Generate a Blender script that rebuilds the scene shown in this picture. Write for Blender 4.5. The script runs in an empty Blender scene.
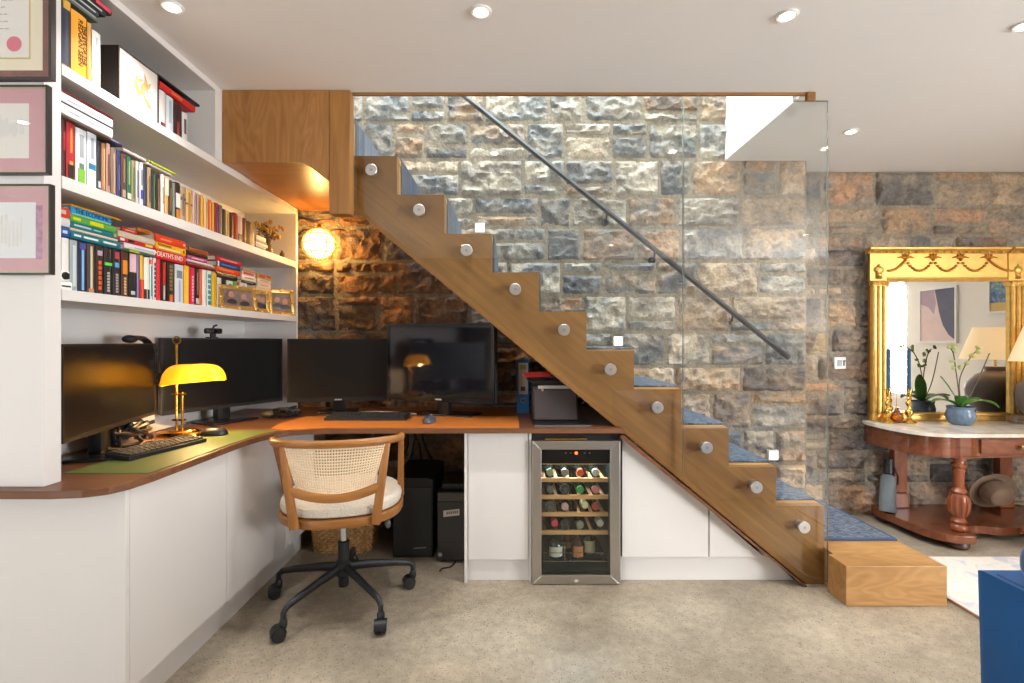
import bpy, bmesh, math, random
from mathutils import Vector, Matrix, noise
random.seed(7)
F, CX, CY, H = 512.0, 512.0, 341.5, 1.2
PI = math.pi
scene = bpy.context.scene
COL = scene.collection

def P(px, py, d):
    return Vector(((px - CX) * d / F, d, H - (py - CY) * d / F))

def lin(c):
    out = []
    for v in c[:3]:
        v = v / 255.0
        out.append(v / 12.92 if v <= 0.04045 else ((v + 0.055) / 1.055) ** 2.4)
    return tuple(out) + (1.0,)

# ---------------------------------------------------------------- materials
MATS = {}
def newmat(name):
    m = bpy.data.materials.new(name)
    m.use_nodes = True
    nt = m.node_tree
    b = nt.nodes['Principled BSDF']
    return m, nt, b

def pm(name, rgb, rough=0.5, metal=0.0, spec=0.5, var=0.0, vscale=8.0, bump=0.0, bscale=60.0, emit=0.0, ecol=None, coat=0.0, trans=0.0, sheen=0.0):
    """plain principled material, optionally with a little procedural colour variation and bump"""
    if name in MATS:
        return MATS[name]
    m, nt, b = newmat(name)
    c = lin(rgb)
    b.inputs['Base Color'].default_value = c
    b.inputs['Roughness'].default_value = rough
    b.inputs['Metallic'].default_value = metal
    b.inputs['Specular IOR Level'].default_value = spec
    b.inputs['Coat Weight'].default_value = coat
    b.inputs['Sheen Weight'].default_value = sheen
    if trans:
        b.inputs['Transmission Weight'].default_value = trans
    if emit:
        b.inputs['Emission Color'].default_value = lin(ecol or rgb)
        b.inputs['Emission Strength'].default_value = emit
    tc = nt.nodes.new('ShaderNodeTexCoord')
    if var:
        n = nt.nodes.new('ShaderNodeTexNoise'); n.inputs['Scale'].default_value = vscale; n.inputs['Detail'].default_value = 4
        nt.links.new(tc.outputs['Object'], n.inputs['Vector'])
        r = nt.nodes.new('ShaderNodeValToRGB')
        r.color_ramp.elements[0].position = 0.3; r.color_ramp.elements[1].position = 0.7
        r.color_ramp.elements[0].color = tuple(v * (1 - var) for v in c[:3]) + (1,)
        r.color_ramp.elements[1].color = tuple(min(1, v * (1 + var)) for v in c[:3]) + (1,)
        nt.links.new(n.outputs['Fac'], r.inputs['Fac']); nt.links.new(r.outputs['Color'], b.inputs['Base Color'])
    if bump:
        n = nt.nodes.new('ShaderNodeTexNoise'); n.inputs['Scale'].default_value = bscale; n.inputs['Detail'].default_value = 3
        nt.links.new(tc.outputs['Object'], n.inputs['Vector'])
        bp = nt.nodes.new('ShaderNodeBump'); bp.inputs['Strength'].default_value = bump; bp.inputs['Distance'].default_value = 0.01
        nt.links.new(n.outputs['Fac'], bp.inputs['Height']); nt.links.new(bp.outputs['Normal'], b.inputs['Normal'])
    MATS[name] = m
    return m

def wood(name, dark, light, rot=(0, 0, 0), along=1.4, across=26.0, rough=0.42, dist=0.8, spec=0.4, coat=0.0, figure=0.0):
    """wood whose grain runs along local X after the rotation"""
    if name in MATS:
        return MATS[name]
    m, nt, b = newmat(name)
    N = nt.nodes.new; L = nt.links.new
    tc = N('ShaderNodeTexCoord'); mp = N('ShaderNodeMapping'); mp.vector_type = 'POINT'
    mp.inputs['Rotation'].default_value = rot
    L(tc.outputs['Object'], mp.inputs['Vector'])
    sc = N('ShaderNodeMapping'); sc.inputs['Scale'].default_value = (along, across, across)
    L(mp.outputs['Vector'], sc.inputs['Vector'])
    n1 = N('ShaderNodeTexNoise'); n1.inputs['Scale'].default_value = 1.0; n1.inputs['Detail'].default_value = 6; n1.inputs['Distortion'].default_value = dist
    L(sc.outputs['Vector'], n1.inputs['Vector'])
    sc2 = N('ShaderNodeMapping'); sc2.inputs['Scale'].default_value = (along * 0.5, across * 0.16, across * 0.16)
    L(mp.outputs['Vector'], sc2.inputs['Vector'])
    n2 = N('ShaderNodeTexNoise'); n2.inputs['Scale'].default_value = 1.0; n2.inputs['Detail'].default_value = 2; n2.inputs['Distortion'].default_value = 1.2
    L(sc2.outputs['Vector'], n2.inputs['Vector'])
    # cathedral figure: rings of the low noise
    mul = N('ShaderNodeMath'); mul.operation = 'MULTIPLY'; mul.inputs[1].default_value = 9.0; L(n2.outputs['Fac'], mul.inputs[0])
    fr = N('ShaderNodeMath'); fr.operation = 'PINGPONG'; fr.inputs[1].default_value = 0.5; L(mul.outputs[0], fr.inputs[0])
    mx = N('ShaderNodeMix'); mx.data_type = 'FLOAT'; mx.inputs[0].default_value = figure
    L(n1.outputs['Fac'], mx.inputs[2]); L(fr.outputs[0], mx.inputs[3])
    mx2 = N('ShaderNodeMix'); mx2.data_type = 'FLOAT'; mx2.inputs[0].default_value = 0.3
    L(mx.outputs[0], mx2.inputs[2]); L(n2.outputs['Fac'], mx2.inputs[3])
    r = N('ShaderNodeValToRGB'); r.color_ramp.elements[0].position = 0.28; r.color_ramp.elements[1].position = 0.72
    r.color_ramp.elements[0].color = lin(dark); r.color_ramp.elements[1].color = lin(light)
    L(mx2.outputs[0], r.inputs['Fac']); L(r.outputs['Color'], b.inputs['Base Color'])
    bp = N('ShaderNodeBump'); bp.inputs['Strength'].default_value = 0.12; bp.inputs['Distance'].default_value = 0.003
    L(n1.outputs['Fac'], bp.inputs['Height']); L(bp.outputs['Normal'], b.inputs['Normal'])
    b.inputs['Roughness'].default_value = rough; b.inputs['Specular IOR Level'].default_value = spec
    b.inputs['Coat Weight'].default_value = coat
    MATS[name] = m
    return m

def thin_glass(name, tint=(0.97, 0.985, 0.98), refl=1.0, rough=0.0, ior=1.5):
    if name in MATS:
        return MATS[name]
    m = bpy.data.materials.new(name); m.use_nodes = True
    nt = m.node_tree; nt.nodes.clear()
    N = nt.nodes.new; L = nt.links.new
    out = N('ShaderNodeOutputMaterial'); mix = N('ShaderNodeMixShader'); tr = N('ShaderNodeBsdfTransparent'); gl = N('ShaderNodeBsdfGlossy')
    fr = N('ShaderNodeFresnel'); ge = N('ShaderNodeNewGeometry'); mr = N('ShaderNodeMapRange')
    mr.inputs['To Min'].default_value = ior; mr.inputs['To Max'].default_value = 1 / ior   # same reflectance from both sides of the sheet
    L(ge.outputs['Backfacing'], mr.inputs['Value']); L(mr.outputs['Result'], fr.inputs['IOR'])
    tr.inputs['Color'].default_value = tint + (1,); gl.inputs['Roughness'].default_value = rough
    gl.inputs['Color'].default_value = (refl, refl, refl, 1)
    L(fr.outputs[0], mix.inputs[0]); L(tr.outputs[0], mix.inputs[1]); L(gl.outputs[0], mix.inputs[2]); L(mix.outputs[0], out.inputs['Surface'])
    MATS[name] = m
    return m

def emitter(name, rgb, strength):
    if name in MATS:
        return MATS[name]
    m = bpy.data.materials.new(name); m.use_nodes = True
    nt = m.node_tree; nt.nodes.clear()
    out = nt.nodes.new('ShaderNodeOutputMaterial'); e = nt.nodes.new('ShaderNodeEmission')
    e.inputs['Color'].default_value = lin(rgb); e.inputs['Strength'].default_value = strength
    nt.links.new(e.outputs[0], out.inputs['Surface'])
    MATS[name] = m
    return m

# ---------------------------------------------------------------- mesh builder
class MB:
    def __init__(s):
        s.bm = bmesh.new()
    def _tag(s, faces, mi):
        for f in faces:
            f.material_index = mi
    def box(s, x0, y0, z0, x1, y1, z1, mi=0, bev=0.0, seg=2, M=None):
        x0, x1 = min(x0, x1), max(x0, x1); y0, y1 = min(y0, y1), max(y0, y1); z0, z1 = min(z0, z1), max(z0, z1)
        co = [(x0,y0,z0),(x1,y0,z0),(x1,y1,z0),(x0,y1,z0),(x0,y0,z1),(x1,y0,z1),(x1,y1,z1),(x0,y1,z1)]
        v = [s.bm.verts.new(c) for c in co]
        fs = [s.bm.faces.new([v[i] for i in q]) for q in ((3,2,1,0),(4,5,6,7),(0,1,5,4),(1,2,6,5),(2,3,7,6),(3,0,4,7))]
        s._tag(fs, mi)
        vs = v
        if bev > 0:
            es = list({e for f in fs for e in f.edges})
            r = bmesh.ops.bevel(s.bm, geom=es, offset=bev, segments=seg, affect='EDGES', profile=0.5, clamp_overlap=True)
            vs = list({x for f in r['faces'] for x in f.verts} | {x for x in v if x.is_valid})
            for f in r['faces']:
                f.material_index = mi
        if M is not None:
            vs2 = set(vs)
            bmesh.ops.transform(s.bm, matrix=M, verts=list(vs2))
        return s
    def prism(s, poly, vec, mi=0, bev=0.0, side=None):
        """closed polygon (3D points, any winding) extruded by vec; side: material index for the side faces"""
        vec = Vector(vec); pts = [Vector(p) for p in poly]
        n = Vector((0, 0, 0))
        for i in range(len(pts)):
            a, b = pts[i], pts[(i + 1) % len(pts)]
            n += a.cross(b)
        if n.dot(vec) > 0:
            pts.reverse()
        a = [s.bm.verts.new(p) for p in pts]; b = [s.bm.verts.new(p + vec) for p in pts]
        f0 = s.bm.faces.new(a); f1 = s.bm.faces.new(list(reversed(b)))
        fs = [f0, f1]
        sd = []
        for i in range(len(a)):
            j = (i + 1) % len(a)
            sd.append(s.bm.faces.new((a[j], a[i], b[i], b[j])))
        s._tag(fs, mi); s._tag(sd, mi if side is None else side)
        if bev > 0:
            es = list({e for f in fs for e in f.edges})
            r = bmesh.ops.bevel(s.bm, geom=es, offset=bev, segments=2, affect='EDGES', profile=0.5, clamp_overlap=True)
            for f in r['faces']:
                f.material_index = mi if side is None else side
        return s
    def lathe(s, prof, c=(0, 0, 0), seg=24, mi=0, M=None, sx=1.0, sy=1.0):
        c = Vector(c)
        rings = []
        T = (lambda p: M @ Vector(p)) if M is not None else (lambda p: Vector(p))
        for r, z in prof:
            if r < 1e-6:
                rings.append([s.bm.verts.new(T((c.x, c.y, c.z + z)))])
            else:
                rings.append([s.bm.verts.new(T((c.x + r * sx * math.cos(2*PI*k/seg), c.y + r * sy * math.sin(2*PI*k/seg), c.z + z))) for k in range(seg)])
        fs = []
        for A, B in zip(rings[:-1], rings[1:]):
            if len(A) == 1 and len(B) == 1:
                continue
            for k in range(seg):
                j = (k + 1) % seg
                if len(A) == 1: fs.append(s.bm.faces.new((A[0], B[j], B[k])))
                elif len(B) == 1: fs.append(s.bm.faces.new((A[k], A[j], B[0])))
                else: fs.append(s.bm.faces.new((A[k], A[j], B[j], B[k])))
        if len(rings[0]) > 1: fs.append(s.bm.faces.new(list(reversed(rings[0]))))
        if len(rings[-1]) > 1: fs.append(s.bm.faces.new(rings[-1]))
        s._tag(fs, mi)
        return s
    def tube(s, path, r, seg=8, mi=0, closed=False, flat=1.0, up=None):
        """sweep of an ellipse along the path; flat scales the binormal radius"""
        pts = [Vector(p) for p in path]; n = len(pts)
        rr = r if isinstance(r, (list, tuple)) else [r] * n
        rings = []; prev = None
        for i, p in enumerate(pts):
            if closed: t = pts[(i + 1) % n] - pts[(i - 1) % n]
            else: t = pts[min(i + 1, n - 1)] - pts[max(i - 1, 0)]
            t.normalize()
            if prev is None:
                u = Vector(up) if up is not None else (Vector((0, 0, 1)) if abs(t.z) < 0.9 else Vector((1, 0, 0)))
            else:
                u = prev if up is None else Vector(up)
            u = (u - t * u.dot(t))
            if u.length < 1e-6: u = t.orthogonal()
            u.normalize(); w = t.cross(u); prev = u
            rings.append([s.bm.verts.new(p + u * rr[i] * math.cos(2*PI*k/seg) + w * rr[i] * flat * math.sin(2*PI*k/seg)) for k in range(seg)])
        fs = []
        m = n if closed else n - 1
        for i in range(m):
            A, B = rings[i], rings[(i + 1) % n]
            for k in range(seg):
                j = (k + 1) % seg
                fs.append(s.bm.faces.new((A[k], A[j], B[j], B[k])))
        if not closed:
            fs.append(s.bm.faces.new(list(reversed(rings[0])))); fs.append(s.bm.faces.new(rings[-1]))
        s._tag(fs, mi)
        return s
    def ball(s, c, r, mi=0, seg=16, ring=10, M=None):
        rx, ry, rz = r if isinstance(r, (list, tuple)) else (r, r, r)
        prof = [(math.sin(PI * k / ring), -math.cos(PI * k / ring)) for k in range(ring + 1)]
        prof[0] = (0, -1); prof[-1] = (0, 1)
        T = Matrix.Translation(c) @ Matrix.Diagonal((rx, ry, rz, 1))
        if M is not None: T = M @ T
        return s.lathe(prof, (0, 0, 0), seg, mi, M=T)
    def grid(s, fn, nu, nv, mi=0, thick=0.0):
        vs = [[s.bm.verts.new(fn(i / nu, j / nv)) for j in range(nv + 1)] for i in range(nu + 1)]
        fs = [s.bm.faces.new((vs[i][j], vs[i+1][j], vs[i+1][j+1], vs[i][j+1])) for i in range(nu) for j in range(nv)]
        s._tag(fs, mi)
        if thick:
            bmesh.ops.recalc_face_normals(s.bm, faces=fs)
            bmesh.ops.solidify(s.bm, geom=fs, thickness=thick)
        return s

WM = {}
def props(o, label=None, cat=None, group=None, kind=None):
    if label: o['label'] = label
    if cat: o['category'] = cat
    if group: o['group'] = group
    if kind: o['kind'] = kind
    return o

def thing(name, label, cat, loc=(0, 0, 0), rz=0.0, group=None):
    o = bpy.data.objects.new(name, None); COL.objects.link(o)
    o.empty_display_size = 0.05
    o.location = loc; o.rotation_euler = (0, 0, rz)
    WM[o.name] = Matrix.Translation(loc) @ Matrix.Rotation(rz, 4, 'Z')
    return props(o, label, cat, group)

def build(mb, name, mats, parent=None, label=None, cat=None, group=None, kind=None, local=False, smooth=35, recalc=True):
    """link the builder's shape as ONE mesh object. Coordinates are world coordinates, or the parent's own when local."""
    if not isinstance(mats, (list, tuple)): mats = [mats]
    bm = mb.bm
    if recalc: bmesh.ops.recalc_face_normals(bm, faces=bm.faces)
    me = bpy.data.meshes.new(name)
    o = bpy.data.objects.new(name, me)
    loc = Vector((0, 0, 0))
    if parent is None:
        xs = [v.co.x for v in bm.verts]; ys = [v.co.y for v in bm.verts]; zs = [v.co.z for v in bm.verts]
        loc = Vector(((min(xs) + max(xs)) / 2, (min(ys) + max(ys)) / 2, min(zs)))
        bmesh.ops.translate(bm, vec=-loc, verts=bm.verts)
        WM[o.name] = Matrix.Translation(loc)
        o.location = loc
    else:
        if not local:
            bmesh.ops.transform(bm, matrix=WM[parent.name].inverted(), verts=bm.verts)
        WM[o.name] = WM[parent.name].copy()
        o.parent = parent
    bm.to_mesh(me); bm.free()
    for m in mats: me.materials.append(m)
    if smooth:
        me.polygons.foreach_set('use_smooth', [True] * len(me.polygons))
        try: me.set_sharp_from_angle(angle=math.radians(smooth))
        except Exception: pass
    COL.objects.link(o)
    return props(o, label, cat, group, kind)

def struct(mb, name, mats, label=None, parent=None, **k):
    return build(mb, name, mats, parent=parent, label=label, kind='structure', **k)

def text(name, body, size, M, mat, parent, extrude=0.0008, align='CENTER', sx=1.0):
    cu = bpy.data.curves.new(name, 'FONT'); cu.body = body; cu.size = size; cu.extrude = extrude
    cu.align_x = align; cu.align_y = 'CENTER'
    o = bpy.data.objects.new(name, cu); COL.objects.link(o)
    MM = M @ Matrix.Diagonal((sx, 1, 1, 1))
    if parent is not None:
        MM = WM[parent.name].inverted() @ MM
    me = bpy.data.meshes.new_from_object(o); me.name = name
    bpy.data.objects.remove(o); bpy.data.curves.remove(cu)
    me.materials.clear(); me.materials.append(mat)
    o = bpy.data.objects.new(name, me); COL.objects.link(o)
    if parent is not None: o.parent = parent
    o.matrix_local = MM
    return o

ORD = ['first','second','third','fourth','fifth','sixth','seventh','eighth','ninth','tenth','eleventh','twelfth','thirteenth','fourteenth','fifteenth','sixteenth','seventeenth','eighteenth','nineteenth','twentieth']
# ================================================================ palette
white_paint = pm('white_satin_paint', (218, 214, 211), 0.42, var=0.015, vscale=3)
wall_paint = pm('warm_wall_paint', (226, 220, 210), 0.7, var=0.02, vscale=3)
ceil_paint = pm('ceiling_paint', (242, 239, 236), 0.75, var=0.012, vscale=2)
gap_dark = pm('shadow_gap', (60, 58, 55), 0.8)
oak_h = wood('oak_grain_along', (122, 82, 40), (164, 117, 64), along=1.6, across=34, figure=0.2)
oak_slope = wood('oak_grain_down_the_stair', (120, 82, 42), (162, 116, 64), rot=(0, math.radians(-39), 0), along=1.3, across=30, figure=0.2, rough=0.36)
oak_v = wood('oak_grain_upright', (132, 88, 42), (176, 126, 68), rot=(0, PI/2, 0), along=1.6, across=30, figure=0.25)
oak_fig = wood('oak_crown_cut', (144, 98, 52), (182, 132, 76), rot=(0, PI/2, 0), along=2.4, across=46, figure=0.5, dist=1.4)
oak_light = wood('oak_light', (166, 122, 74), (204, 160, 108), along=1.8, across=36, figure=0.2)
oak_block = wood('oak_block', (156, 114, 66), (194, 150, 98), along=2.2, across=30, figure=0.45)
walnut = wood('walnut_worktop', (92, 58, 38), (134, 90, 62), along=1.4, across=30, rough=0.38, figure=0.2)
steel = pm('brushed_steel', (190, 186, 180), 0.34, 1.0, bump=0.02, bscale=200)
chrome = pm('polished_chrome', (214, 214, 214), 0.3, 1.0)
brass = pm('polished_brass', (212, 160, 62), 0.2, 1.0)
black_pl = pm('black_plastic', (22, 22, 24), 0.42)
black_soft = pm('soft_black_plastic', (30, 30, 33), 0.6)
black_metal = pm('black_powder_coat', (30, 33, 38), 0.4, spec=0.5)
grey_pl = pm('grey_plastic', (96, 96, 100), 0.5)
paper = pm('page_paper', (226, 214, 190), 0.85)
white_pl = pm('white_plastic', (232, 230, 226), 0.4)
gold_leaf = pm('gilt_gesso', (220, 176, 96), 0.36, 0.7, var=0.16, vscale=22)
gold_dark = pm('deep_gilt', (176, 118, 40), 0.42, 0.75, var=0.2, vscale=30)  # darker gilt for the backboard, garlands and bows

# ---------------------------------------------------------------- floor
def floor_mat():
    m, nt, b = newmat('polished_concrete'); N = nt.nodes.new; L = nt.links.new
    tc = N('ShaderNodeTexCoord')
    n1 = N('ShaderNodeTexNoise'); n1.inputs['Scale'].default_value = 1.6; n1.inputs['Detail'].default_value = 5; n1.inputs['Roughness'].default_value = 0.6
    n2 = N('ShaderNodeTexNoise'); n2.inputs['Scale'].default_value = 30; n2.inputs['Detail'].default_value = 6
    for n in (n1, n2): L(tc.outputs['Object'], n.inputs['Vector'])
    r1 = N('ShaderNodeValToRGB'); r1.color_ramp.elements[0].position = .35; r1.color_ramp.elements[1].position = .68
    r1.color_ramp.elements[0].color = lin((140, 130, 114)); r1.color_ramp.elements[1].color = lin((184, 172, 152))
    L(n1.outputs['Fac'], r1.inputs['Fac'])
    mx = N('ShaderNodeMix'); mx.data_type = 'RGBA'; mx.blend_type = 'OVERLAY'; mx.inputs[0].default_value = .35
    L(r1.outputs['Color'], mx.inputs[6]); L(n2.outputs['Fac'], mx.inputs[7])
    cur = mx.outputs[2]
    for sc, thr, col, seed in ((88, .20, (88, 74, 62), 0), (150, .2, (104, 88, 72), 3.7), (46, .10, (192, 182, 166), 9.1)):
        mp = N('ShaderNodeMapping'); mp.inputs['Location'].default_value = (seed, seed * 2, 0); L(tc.outputs['Object'], mp.inputs['Vector'])
        v = N('ShaderNodeTexVoronoi'); v.inputs['Scale'].default_value = sc; L(mp.outputs['Vector'], v.inputs['Vector'])
        rr = N('ShaderNodeMath'); rr.operation = 'LESS_THAN'; L(v.outputs['Distance'], rr.inputs[0])
        # the speck's size changes from cell to cell
        sp = N('ShaderNodeSeparateColor'); L(v.outputs['Color'], sp.inputs[0])
        mm = N('ShaderNodeMath'); mm.operation = 'MULTIPLY'; mm.inputs[1].default_value = thr * 1.7; L(sp.outputs[0], mm.inputs[0]); L(mm.outputs[0], rr.inputs[1])
        m2 = N('ShaderNodeMix'); m2.data_type = 'RGBA'; m2.inputs[7].default_value = lin(col)
        f = N('ShaderNodeMath'); f.operation = 'MULTIPLY'; f.inputs[1].default_value = .6; L(rr.outputs[0], f.inputs[0])
        L(f.outputs[0], m2.inputs[0]); L(cur, m2.inputs[6]); cur = m2.outputs[2]
    L(cur, b.inputs['Base Color'])
    b.inputs['Roughness'].default_value = .36; b.inputs['Specular IOR Level'].default_value = .4
    return m
m = MB(); m.box(-4.2, -2.4, -0.12, 5.4, 3.7, 0)
struct(m, 'floor', floor_mat(), 'speckled polished concrete floor', smooth=0)

# ---------------------------------------------------------------- ceiling with the stairwell opening
CZ = 2.372
HX0, HX1, HY0 = -1.34, 1.379, 2.41
m = MB()
m.box(-4.2, -2.4, CZ, 5.4, HY0, CZ + .26)
m.box(HX1, HY0, CZ, 5.4, 3.75, CZ + .26)
m.box(-4.2, HY0, CZ, HX0, 3.75, CZ + .26)
struct(m, 'ceiling', ceil_paint, 'white ceiling with the stairwell opening', smooth=0)
# the well above the ceiling
m = MB()
m.box(HX1, HY0, CZ + .26, HX1 + .1, 3.5, 4.3); struct(m, 'wall_stairwell_right', pm('stairwell_paint', (240, 240, 238), .7), 'bright white wall above the stair opening', smooth=0)
m = MB(); m.box(HX0, HY0 - .1, CZ + .26, HX1 + .1, HY0, 4.3); struct(m, 'wall_stairwell_front', wall_paint, smooth=0)
m = MB(); m.box(HX0 - .1, HY0 - .1, CZ + .26, HX0, 3.5, 4.3); struct(m, 'wall_stairwell_left', wall_paint, smooth=0)
m = MB()
for a in ((HX0 - .1, HY0 - .1, -1.1, 3.6), (1.3, HY0 - .1, HX1 + .1, 3.6), (-1.1, HY0 - .1, 1.3, HY0 + .03), (-1.1, 3.28, 1.3, 3.6)):
    m.box(a[0], a[1], 4.3, a[2], a[3], 4.42)
struct(m, 'ceiling_stairwell', ceil_paint, smooth=0)

# ---------------------------------------------------------------- plain walls
WX = 5.2; BY = -2.2
m = MB()   # right wall, with the blind window and a glazed opening added behind the camera for daylight
wins = [(-0.72, 0.17, .45, 2.0), (-2.0, -1.0, .1, 2.1)]
m.box(WX, .17, 0, WX + .14, 3.7, CZ); m.box(WX, -1.0, 0, WX + .14, -.72, CZ); m.box(WX, BY - .14, 0, WX + .14, -2.0, CZ)
for y0, y1, z0, z1 in wins:
    m.box(WX, y0, 0, WX + .14, y1, z0); m.box(WX, y0, z1, WX + .14, y1, CZ)
struct(m, 'wall_right', wall_paint, smooth=0)
m = MB()   # back wall behind the camera
wx0, wx1, wz0, wz1 = -3.85, -2.3, .2, 2.1
m.box(-4.2, BY - .14, 0, wx0, BY, CZ); m.box(wx0, BY - .14, 0, wx1, BY, wz0); m.box(wx0, BY - .14, wz1, wx1, BY, CZ); m.box(wx1, BY - .14, 0, WX, BY, CZ)
struct(m, 'wall_back', pm('darkened_wall_paint', (138, 128, 118), .7), smooth=0)  # unseen wall coloured darker to weaken its haze in the balustrade glass
m = MB(); m.box(-1.95, 1.54, 0, -1.695, 3.32, CZ - .002); struct(m, 'light_block_left_rear', wall_paint, smooth=0)  # unseen slab added behind the bookcase to stop light leaking in
m = MB(); m.box(-4.2, BY, 0, -4.06, 1.479, CZ); struct(m, 'wall_left_far', wall_paint, smooth=0)
m = MB(); m.box(-4.06, 1.479, .781, -1.352, 1.535, CZ); m.box(-4.06, 1.479, 0, -1.70, 1.535, .7805); struct(m, 'wall_left', white_paint, 'white end wall beside the bookcase, hung with framed prints', smooth=0)

def window(n, x0, y0, z0, x1, y1, z1, axis, label):
    m = MB(); t = .05
    if axis == 'X':
        xa, xb = x0 + .03, x0 + .09
        m.box(xa, y0, z0, xb, y1, z0 + t); m.box(xa, y0, z1 - t, xb, y1, z1); m.box(xa, y0, z0, xb, y0 + t, z1); m.box(xa, y1 - t, z0, xb, y1, z1)
        m.box(xa, (y0 + y1) / 2 - .02, z0, xb, (y0 + y1) / 2 + .02, z1)
    else:
        ya, yb = y0 - .09, y0 - .03
        m.box(x0, ya, z0, x1, yb, z0 + t); m.box(x0, ya, z1 - t, x1, yb, z1); m.box(x0, ya, z0, x0 + t, yb, z1); m.box(x1 - t, ya, z0, x1, yb, z1)
        m.box((x0 + x1) / 2 - .025, ya, z0, (x0 + x1) / 2 + .025, yb, z1)
    w = struct(m, 'window_%d' % n, white_paint, label, smooth=0)
    g = MB()
    if axis == 'X': g.box(x0 + .055, y0 + t, z0 + t, x0 + .065, y1 - t, z1 - t)
    else: g.box(x0 + t, y0 - .065, z0 + t, x1 - t, y0 - .055, z1 - t)
    build(g, 'pane', thin_glass('window_glass'), w, smooth=0)
    return w
window(1, WX, -.72, .45, WX, .17, 2.0, 'X', 'white framed window behind the slatted blind')
window(2, WX, -2.0, .1, WX, -1.0, 2.1, 'X', 'tall white framed glazed door added out of view for daylight')  # unseen glazed door, added to bring in daylight
window(3, wx0, BY, wz0, wx1, BY, wz1, 'Y', 'wide white framed window added in the unseen back wall for daylight')  # added window out of view, a source of daylight
t = thing('venetian_blind', 'white slatted blind hanging in the window, seen in the gilt mirror', 'blind', (WX - .03, -.275, .5))
m = MB(); m.box(WX - .055, -.74, 1.99, WX - .005, .19, 2.04, bev=.004); build(m, 'head_rail', white_pl, t)
m = MB()
for k in range(26):
    z = .55 + k * .055
    R = Matrix.Translation((WX - .03, -.275, z)) @ Matrix.Rotation(math.radians(8), 4, 'Y')
    m.box(-.022, -.455, -.0012, .022, .455, .0012, M=R)
build(m, 'slat', white_pl, t, smooth=0)
m = MB()
for y in (-.6, .05): m.tube([(WX - .03, y, .5), (WX - .03, y, 2.0)], .0015, 5)
build(m, 'ladder_cord', white_pl, t)

# ---------------------------------------------------------------- stone walls
def stone_mat():
    m, nt, b = newmat('rock_faced_stone'); N = nt.nodes.new; L = nt.links.new
    at = N('ShaderNodeAttribute'); at.attribute_name = 'Col'
    tc = N('ShaderNodeTexCoord')
    n = N('ShaderNodeTexNoise'); n.inputs['Scale'].default_value = 45; n.inputs['Detail'].default_value = 7; n.inputs['Roughness'].default_value = .7
    L(tc.outputs['Object'], n.inputs['Vector'])
    mx = N('ShaderNodeMix'); mx.data_type = 'RGBA'; mx.blend_type = 'OVERLAY'; mx.inputs[0].default_value = .8
    L(at.outputs['Color'], mx.inputs[6]); L(n.outputs['Fac'], mx.inputs[7])
    # dark weathering in patches of its own
    n3 = N('ShaderNodeTexNoise'); n3.inputs['Scale'].default_value = 9; n3.inputs['Detail'].default_value = 8; n3.inputs['Roughness'].default_value = .75
    L(tc.outputs['Object'], n3.inputs['Vector'])
    r3 = N('ShaderNodeValToRGB'); r3.color_ramp.elements[0].position = .50; r3.color_ramp.elements[0].color = (0, 0, 0, 1); r3.color_ramp.elements[1].position = .70; r3.color_ramp.elements[1].color = (.75, .75, .75, 1)
    L(n3.outputs['Fac'], r3.inputs['Fac'])
    mx3 = N('ShaderNodeMix'); mx3.data_type = 'RGBA'; mx3.inputs[7].default_value = lin((92, 92, 94))
    L(r3.outputs['Color'], mx3.inputs[0]); L(mx.outputs[2], mx3.inputs[6]); L(mx3.outputs[2], b.inputs['Base Color'])
    bp = N('ShaderNodeBump'); bp.inputs['Strength'].default_value = .9; bp.inputs['Distance'].default_value = .012
    n2 = N('ShaderNodeTexNoise'); n2.inputs['Scale'].default_value = 60; n2.inputs['Detail'].default_value = 6
    L(tc.outputs['Object'], n2.inputs['Vector']); L(n2.outputs['Fac'], bp.inputs['Height']); L(bp.outputs['Normal'], b.inputs['Normal'])
    b.inputs['Roughness'].default_value = .78; b.inputs['Specular IOR Level'].default_value = .35
    return m
STONE = stone_mat()
PAL_COOL = [((132, 134, 134), (190, 180, 164)), ((112, 116, 120), (172, 166, 156)), ((186, 158, 130), (196, 182, 162)), ((150, 142, 132), (196, 186, 170)), ((118, 120, 122), (184, 160, 134)), ((176, 144, 114), (138, 136, 132)), ((164, 156, 146), (112, 116, 120))]
PAL_WARM = [((182, 146, 116), (150, 138, 126)), ((160, 146, 132), (192, 172, 148)), ((112, 108, 108), (160, 144, 128)), ((188, 158, 126), (168, 152, 134)), ((168, 150, 132), (116, 112, 112)), ((150, 136, 122), (184, 162, 136)), ((132, 126, 120), (176, 162, 144))]
PAL_BROWN = [((164, 120, 80), (122, 100, 80)), ((140, 114, 90), (176, 134, 90)), ((112, 98, 84), (152, 120, 90)), ((176, 132, 88), (138, 112, 88)), ((130, 108, 88), (96, 86, 78)), ((158, 126, 94), (118, 100, 82))]

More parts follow.
